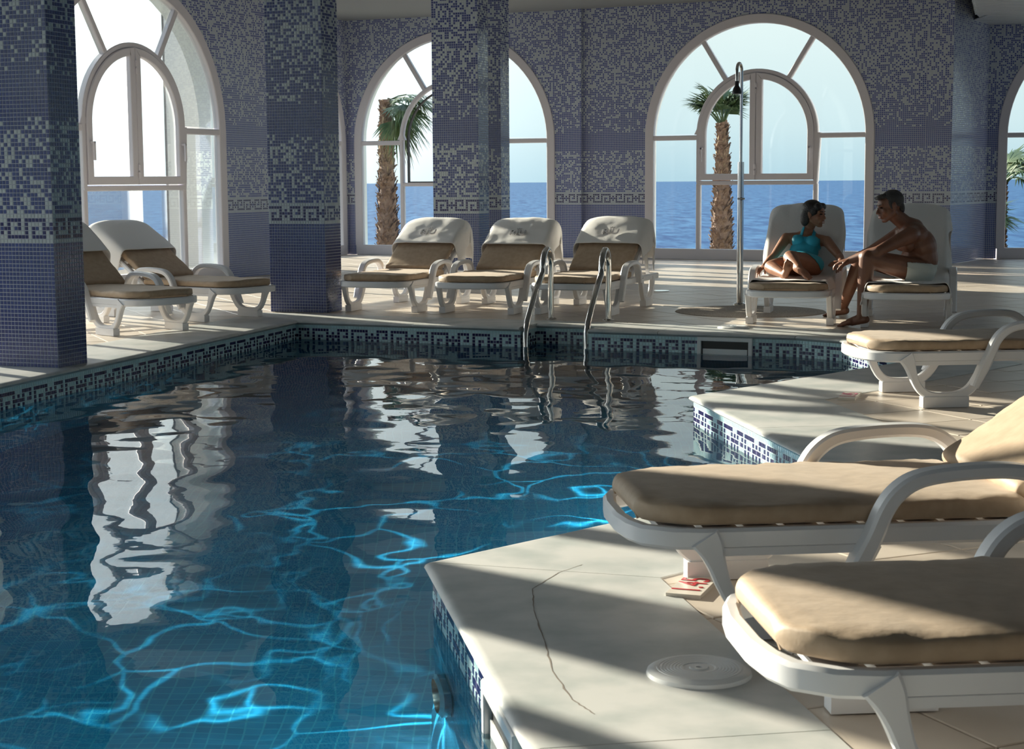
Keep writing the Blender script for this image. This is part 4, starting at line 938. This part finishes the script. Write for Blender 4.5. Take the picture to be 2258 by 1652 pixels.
def foot(mb, ankle, toe, up, s=1.0, side=1):
    a, t = Vector(ankle), Vector(toe); d = (t-a).normalized(); up = Vector(up); up = (up-d*up.dot(d)).normalized(); x = d.cross(up)*side; L_ = (t-a).length
    cone(mb, a-up*0.018*s-d*0.03*s, a+d*L_*0.45-up*0.018*s, 0.027*s, 0.026*s); cone(mb, a, a+d*L_*0.6-up*0.014*s, 0.030*s, 0.024*s)
    for k in range(5):
        o_ = (-2+k)*0.0145*s; ln = (0.0, -0.004, -0.010, -0.018, -0.028)[k]*s; r = (0.0125, 0.0095, 0.009, 0.0085, 0.008)[k]*s
        b0_ = a+d*L_*0.45+x*o_*0.7-up*0.014*s; b1_ = a+d*(L_*0.80+ln)+x*o_-up*0.022*s; cone(mb, b0_, b1_, 0.019*s, r*1.35, 10); cone(mb, b1_, a+d*(L_+ln)+x*o_-up*0.026*s, r*1.05, r*0.9, 8)
def head(mb, c, f, u, s=1.0, male=False):
    c = Vector(c); f = Vector(f).normalized(); u = Vector(u); u = (u-f*u.dot(f)).normalized(); r = f.cross(u)
    Q = lambda x, y, z: c+(r*x+f*y+u*z)*s
    E3 = lambda a, b, d: (r*a*s, f*b*s, u*d*s)
    ell(mb, Q(0, -0.014, 0.030), E3(0.072, 0.090, 0.078), 24, 16); ell(mb, Q(0, 0.024, -0.018), E3(0.058, 0.060, 0.078)); ell(mb, Q(0, 0.040, 0.038), E3(0.056, 0.044, 0.045))
    j = 0.052 if male else 0.046
    for sx in (-1, 1):
        cone(mb, Q(sx*j, -0.004, -0.048), Q(sx*0.016, 0.062, -0.091), 0.021*s, 0.016*s)
        ell(mb, Q(sx*0.036, 0.060, -0.022), E3(0.021, 0.020, 0.022)); ell(mb, Q(sx*0.072, -0.006, -0.008), E3(0.008, 0.017, 0.031)); ell(mb, Q(sx*0.078, -0.014, 0.004), E3(0.007, 0.010, 0.022))
        cone(mb, Q(sx*0.014, 0.080, 0.026), Q(sx*0.044, 0.068, 0.026), 0.011*s, 0.009*s)
        ell(mb, Q(sx*0.010, 0.096, -0.030), E3(0.009, 0.010, 0.008))
        cone(mb, Q(sx*0.028, 0.078, -0.040), Q(sx*0.026, 0.074, -0.060), 0.008*s, 0.008*s)
    ell(mb, Q(0, 0.068, -0.090), E3(0.022, 0.019, 0.017)); ell(mb, Q(0, 0.066, -0.052), E3(0.034, 0.026, 0.024))
    cone(mb, Q(0, 0.080, 0.018), Q(0, 0.106 if male else 0.102, -0.024), 0.008*s, 0.0115*s)
    cone(mb, Q(-0.016, 0.090, -0.050), Q(0.016, 0.090, -0.050), 0.0062*s, 0.0062*s, 8); cone(mb, Q(-0.015, 0.088, -0.064), Q(0.015, 0.088, -0.064), 0.0072*s, 0.0072*s, 8)
    return Q, E3
def face_bits(Q, parent, eye_open=True):
    k = MB()
    for sx in (-1, 1):
        e_ = MB(); ell(e_, Q(sx*0.029, 0.0775, 0.007), ((0.0125, 0, 0), (0, 0.0125, 0), (0, 0, 0.0065)), 12, 8); e_.build('eye', M['eye'], parent)
        cone(k, Q(sx*0.016, 0.0885, 0.029), Q(sx*0.044, 0.0765, 0.031), 0.0038, 0.003, 6)
    k.build('eyebrows', M['hair_w'], parent)
    m_ = MB(); cone(m_, Q(-0.017, 0.0955, -0.0565), Q(0.017, 0.0955, -0.0565), 0.0042, 0.0042, 8); m_.build('teeth', M['teeth'], parent)
    for a, b in ((-0.0505, 0.0038), (-0.0640, 0.0042)):
        m_ = MB(); cone(m_, Q(-0.018, 0.0945, a), Q(0.018, 0.0945, a), b, b, 8); m_.build('lip', M['lips'], parent)
# the woman: reclining, legs folded to one side, head turned to the man
wo_ = empty('person', (2.29, 13.24, 0)); tag(wo_, 'woman in a turquoise halter swimsuit lying back on a lounger, smiling to the right', 'person')
T0 = Vector((-2.29, -13.24, 0)); wb = MB(); J = {}
for k, p in dict(neck=(2.383, 13.487, 0.680), rsh=(2.215, 13.490, 0.628), rel=(2.100, 13.375, 0.490), rwr=(2.005, 13.265, 0.418), lsh=(2.520, 13.375, 0.605), lel=(2.590, 13.19, 0.490), lwr=(2.572, 13.05, 0.452),
                 pel=(2.285, 13.225, 0.430), rhip=(2.200, 13.21, 0.425), lhip=(2.375, 13.165, 0.420), rkn=(2.012, 12.96, 0.425), ran=(2.085, 12.735, 0.375), rto=(2.115, 12.645, 0.470),
                 lkn=(2.150, 12.905, 0.500), lan=(2.185, 12.705, 0.430), lto=(2.262, 12.575, 0.375), chest=(2.363, 13.435, 0.575), waist=(2.318, 13.33, 0.475)).items(): J[k] = Vector(p)+T0
sv = (J['lsh']-J['rsh']).normalized(); tv = (J['neck']-J['pel']).normalized(); fv = sv.cross(tv); fv = -fv if fv.y > 0 else fv
ell(wb, J['chest']+tv*0.03, (sv*0.128, fv*0.078, tv*0.115)); ell(wb, J['chest'].lerp(J['waist'], 0.55), (sv*0.112, fv*0.072, tv*0.11)); ell(wb, J['waist'], (sv*0.100, fv*0.070, tv*0.10))
ell(wb, J['pel'], (sv*0.135, fv*0.085, tv*0.11))
for s_ in (-1, 1): ell(wb, J['chest']+sv*0.058*s_+fv*0.058-tv*0.015, (sv*0.048, fv*0.040, tv*0.048))
limb(wb, [J['chest']+tv*0.07, J['rsh']], [0.058, 0.042]); limb(wb, [J['chest']+tv*0.07, J['lsh']], [0.058, 0.042])
hc = Vector((2.425, 13.425, 0.822))+T0
limb(wb, [J['neck']-tv*0.03, J['neck']+Vector((0.012, -0.005, 0.03)), hc+Vector((-0.012, 0.015, -0.06))], [0.052, 0.042, 0.042])
limb(wb, [J['rsh'], J['rsh'].lerp(J['rel'], .5), J['rel'], J['rel'].lerp(J['rwr'], .35), J['rwr']], [0.044, 0.038, 0.031, 0.033, 0.020])
limb(wb, [J['lsh'], J['lsh'].lerp(J['lel'], .5), J['lel'], J['lel'].lerp(J['lwr'], .35), J['lwr']], [0.044, 0.038, 0.031, 0.032, 0.020])
hand(wb, J['rwr'], (-0.65, -0.45, -0.55), (-0.5, -0.1, 0.85), -1, 0.92, 0.35, 0.25)
hand(wb, J['lwr'], (-0.62, -0.55, 0.05), (0.1, 0.0, 1.0), 1, 0.90, 0.55, 0.05)
limb(wb, [J['rhip'], J['rhip'].lerp(J['rkn'], .5), J['rkn'], J['rkn'].lerp(J['ran'], .35), J['ran']], [0.082, 0.070, 0.052, 0.048, 0.028])
limb(wb, [J['lhip'], J['lhip'].lerp(J['lkn'], .5), J['lkn'], J['lkn'].lerp(J['lan'], .35), J['lan']], [0.084, 0.074, 0.054, 0.050, 0.029])
foot(wb, J['ran'], J['rto'], (0.1, -0.9, -0.2), 0.95, 1); foot(wb, J['lan'], J['lto'], (0.15, -0.3, 0.9), 0.95, -1)
Q, E3 = head(wb, hc, (0.80, -0.58, -0.12), (-0.10, 0.05, 1.0), 0.94)
wbody = melt('body', wb, M['skin_w'], wo_, 0.0055, 4); face_bits(Q, wo_)
hm = MB(); ell(hm, Q(0, -0.022, 0.036), E3(0.083, 0.096, 0.084), 24, 16)
for s_ in (-1, 1): ell(hm, Q(s_*0.062, -0.048, -0.030), E3(0.026, 0.044, 0.082)); ell(hm, Q(s_*0.040, 0.048, 0.066), E3(0.040, 0.034, 0.034)); ell(hm, Q(s_*0.068, 0.020, 0.030), E3(0.014, 0.028, 0.036))
ell(hm, Q(0, -0.075, -0.036), E3(0.066, 0.042, 0.080)); cone(hm, Q(-0.03, 0.062, 0.070), Q(0.052, 0.044, 0.050), 0.022, 0.018)
melt('hair', hm, M['hair_w'], wo_, 0.006, 5)
org = J['pel']
def suit_keep(p):
    q = p-org; a = q.dot(tv); b = q.dot(sv); c = q.dot(fv); top = 0.275
    if min((p-J[k_]).length for k_ in ('rel', 'rwr', 'lel', 'lwr')) < 0.125 or (p-(J['rsh']+J['rel'])/2).length < 0.075 or (p-(J['lsh']+J['lel'])/2).length < 0.075 or (p-hc).length < 0.13: return False
    if (p-J['rkn']).length < 0.20 or (p-J['lkn']).length < 0.20 or a < -0.075: return False
    if abs(b) > 0.13 and a > 0.02: return False
    if a < 0.0 and c < 0.02 and abs(b) > 0.10+a: return False
    if a < top: return (a < 0.215) or abs(b) < 0.105
    if a < top+0.10 and 0.038+0.25*(top-a)*0.3 < abs(b-0.0) < 0.066-0.18*(a-top): return True
    return False
peel('swimsuit', wbody, M['suit'], wo_, suit_keep)
# the man: sitting sideways, leaning forward, reaching for her hand
ma = empty('person', (3.08, 12.6, 0)); tag(ma, 'tanned man in pale trunks sitting sideways on a lounger, reaching to the left', 'person')
T1 = Vector((-3.08, -12.6, 0)); b_ = MB(); K = {}
for k, p in dict(pel=(3.085, 12.60, 0.425), s1=(3.135, 12.60, 0.505), s2=(3.115, 12.60, 0.600), s3=(3.045, 12.60, 0.685), neck=(2.955, 12.585, 0.765), nsh=(2.965, 12.435, 0.685), nel=(2.70, 12.33, 0.570), nwr=(2.525, 12.46, 0.500),
                 fsh=(2.965, 12.755, 0.685), fel=(2.745, 12.82, 0.545), fwr=(2.585, 12.70, 0.482), nhip=(3.06, 12.50, 0.405), nkn=(2.630, 12.36, 0.520), nan=(2.610, 12.44, 0.075), nto=(2.470, 12.545, 0.030),
                 fhip=(3.08, 12.70, 0.405), fkn=(2.700, 12.90, 0.490), fan=(2.640, 13.30, 0.075), fto=(2.515, 13.47, 0.028)).items(): K[k] = Vector(p)+T1
yv = Vector((0, 1, 0))
ell(b_, K['pel'], (yv*0.155, Vector((0.11, 0, 0)), Vector((0, 0, 0.095)))); ell(b_, K['s1']+Vector((-0.03, 0, 0)), (yv*0.145, Vector((0.105, 0, 0.02)), Vector((-0.02, 0, 0.12)))); 
ell(b_, K['s2']+Vector((-0.035, 0, 0)), (yv*0.160, Vector((0.11, 0, 0.04)), Vector((-0.05, 0, 0.13)))); ell(b_, K['s3']+Vector((-0.02, 0, -0.01)), (yv*0.165, Vector((0.095, 0, 0.05)), Vector((-0.07, 0, 0.10))))
ell(b_, Vector((2.955, 12.50, 0.610))+T1, (yv*0.075, Vector((0.05, 0, 0.02)), Vector((-0.02, 0, 0.055)))); ell(b_, Vector((2.955, 12.69, 0.610))+T1, (yv*0.075, Vector((0.05, 0, 0.02)), Vector((-0.02, 0, 0.055))))
ell(b_, Vector((3.02, 12.6, 0.49))+T1, (yv*0.13, Vector((0.09, 0, 0)), Vector((0, 0, 0.10))))
hm_ = Vector((2.838, 12.57, 0.893))+T1
limb(b_, [K['s3'], K['nsh']], [0.085, 0.062]); limb(b_, [K['s3'], K['fsh']], [0.085, 0.062]); limb(b_, [K['s3']+Vector((-0.02, 0, 0.04)), K['neck'], hm_+Vector((0.025, 0, -0.055))], [0.078, 0.060, 0.056])
limb(b_, [K['nsh'], K['nsh'].lerp(K['nel'], .45), K['nel'], K['nel'].lerp(K['nwr'], .3), K['nwr']], [0.062, 0.050, 0.038, 0.041, 0.026])
limb(b_, [K['fsh'], K['fsh'].lerp(K['fel'], .45), K['fel'], K['fel'].lerp(K['fwr'], .3), K['fwr']], [0.060, 0.048, 0.038, 0.040, 0.026])
hand(b_, K['nwr'], (-0.80, 0.45, -0.22), (-0.25, -0.1, 0.95), -1, 1.08, 0.50, 0.10)
hand(b_, K['fwr'], (-0.85, -0.15, -0.35), (-0.2, 0.0, 0.95), 1, 1.05, 0.45, 0.10)
limb(b_, [K['nhip'], K['nhip'].lerp(K['nkn'], .5), K['nkn'], K['nkn'].lerp(K['nan'], .3), K['nan']], [0.098, 0.083, 0.060, 0.058, 0.035])
limb(b_, [K['fhip'], K['fhip'].lerp(K['fkn'], .5), K['fkn'], K['fkn'].lerp(K['fan'], .3), K['fan']], [0.098, 0.083, 0.060, 0.058, 0.035])
foot(b_, K['nan']+Vector((0, 0, -0.005)), K['nto'], (0.1, 0, 1), 1.1, 1); foot(b_, K['fan']+Vector((0, 0, -0.005)), K['fto'], (0.1, 0, 1), 1.1, -1)
Q, E3 = head(b_, hm_, (-0.96, -0.10, -0.24), (-0.22, 0, 1.0), 1.02, True)
mbody = melt('body', b_, M['skin_m'], ma, 0.006, 4); face_bits(Q, ma)
hm = MB(); ell(hm, Q(0, -0.026, 0.040), E3(0.077, 0.088, 0.078), 24, 16); ell(hm, Q(0, 0.046, 0.082), E3(0.050, 0.040, 0.022)); ell(hm, Q(0, -0.075, -0.02), E3(0.052, 0.028, 0.055)); cone(hm, Q(-0.03, 0.078, 0.080), Q(0.03, 0.078, 0.080), 0.014, 0.014)
for s_ in (-1, 1): cone(hm, Q(s_*0.064, 0.014, 0.03), Q(s_*0.067, 0.012, -0.012), 0.012, 0.008)
melt('hair', hm, M['hair_m'], ma, 0.006, 3)
def trunk_keep(p):
    w = p-T1
    if w.z > 0.475+0.10*(3.08-w.x)*-1 and True: pass
    hi = 0.470+(w.x-3.05)*(-0.10)
    if w.z > hi or w.z < 0.29: return False
    return w.x > 2.925
peel('swim_trunks', mbody, M['trunks'], ma, trunk_keep, 0.006)
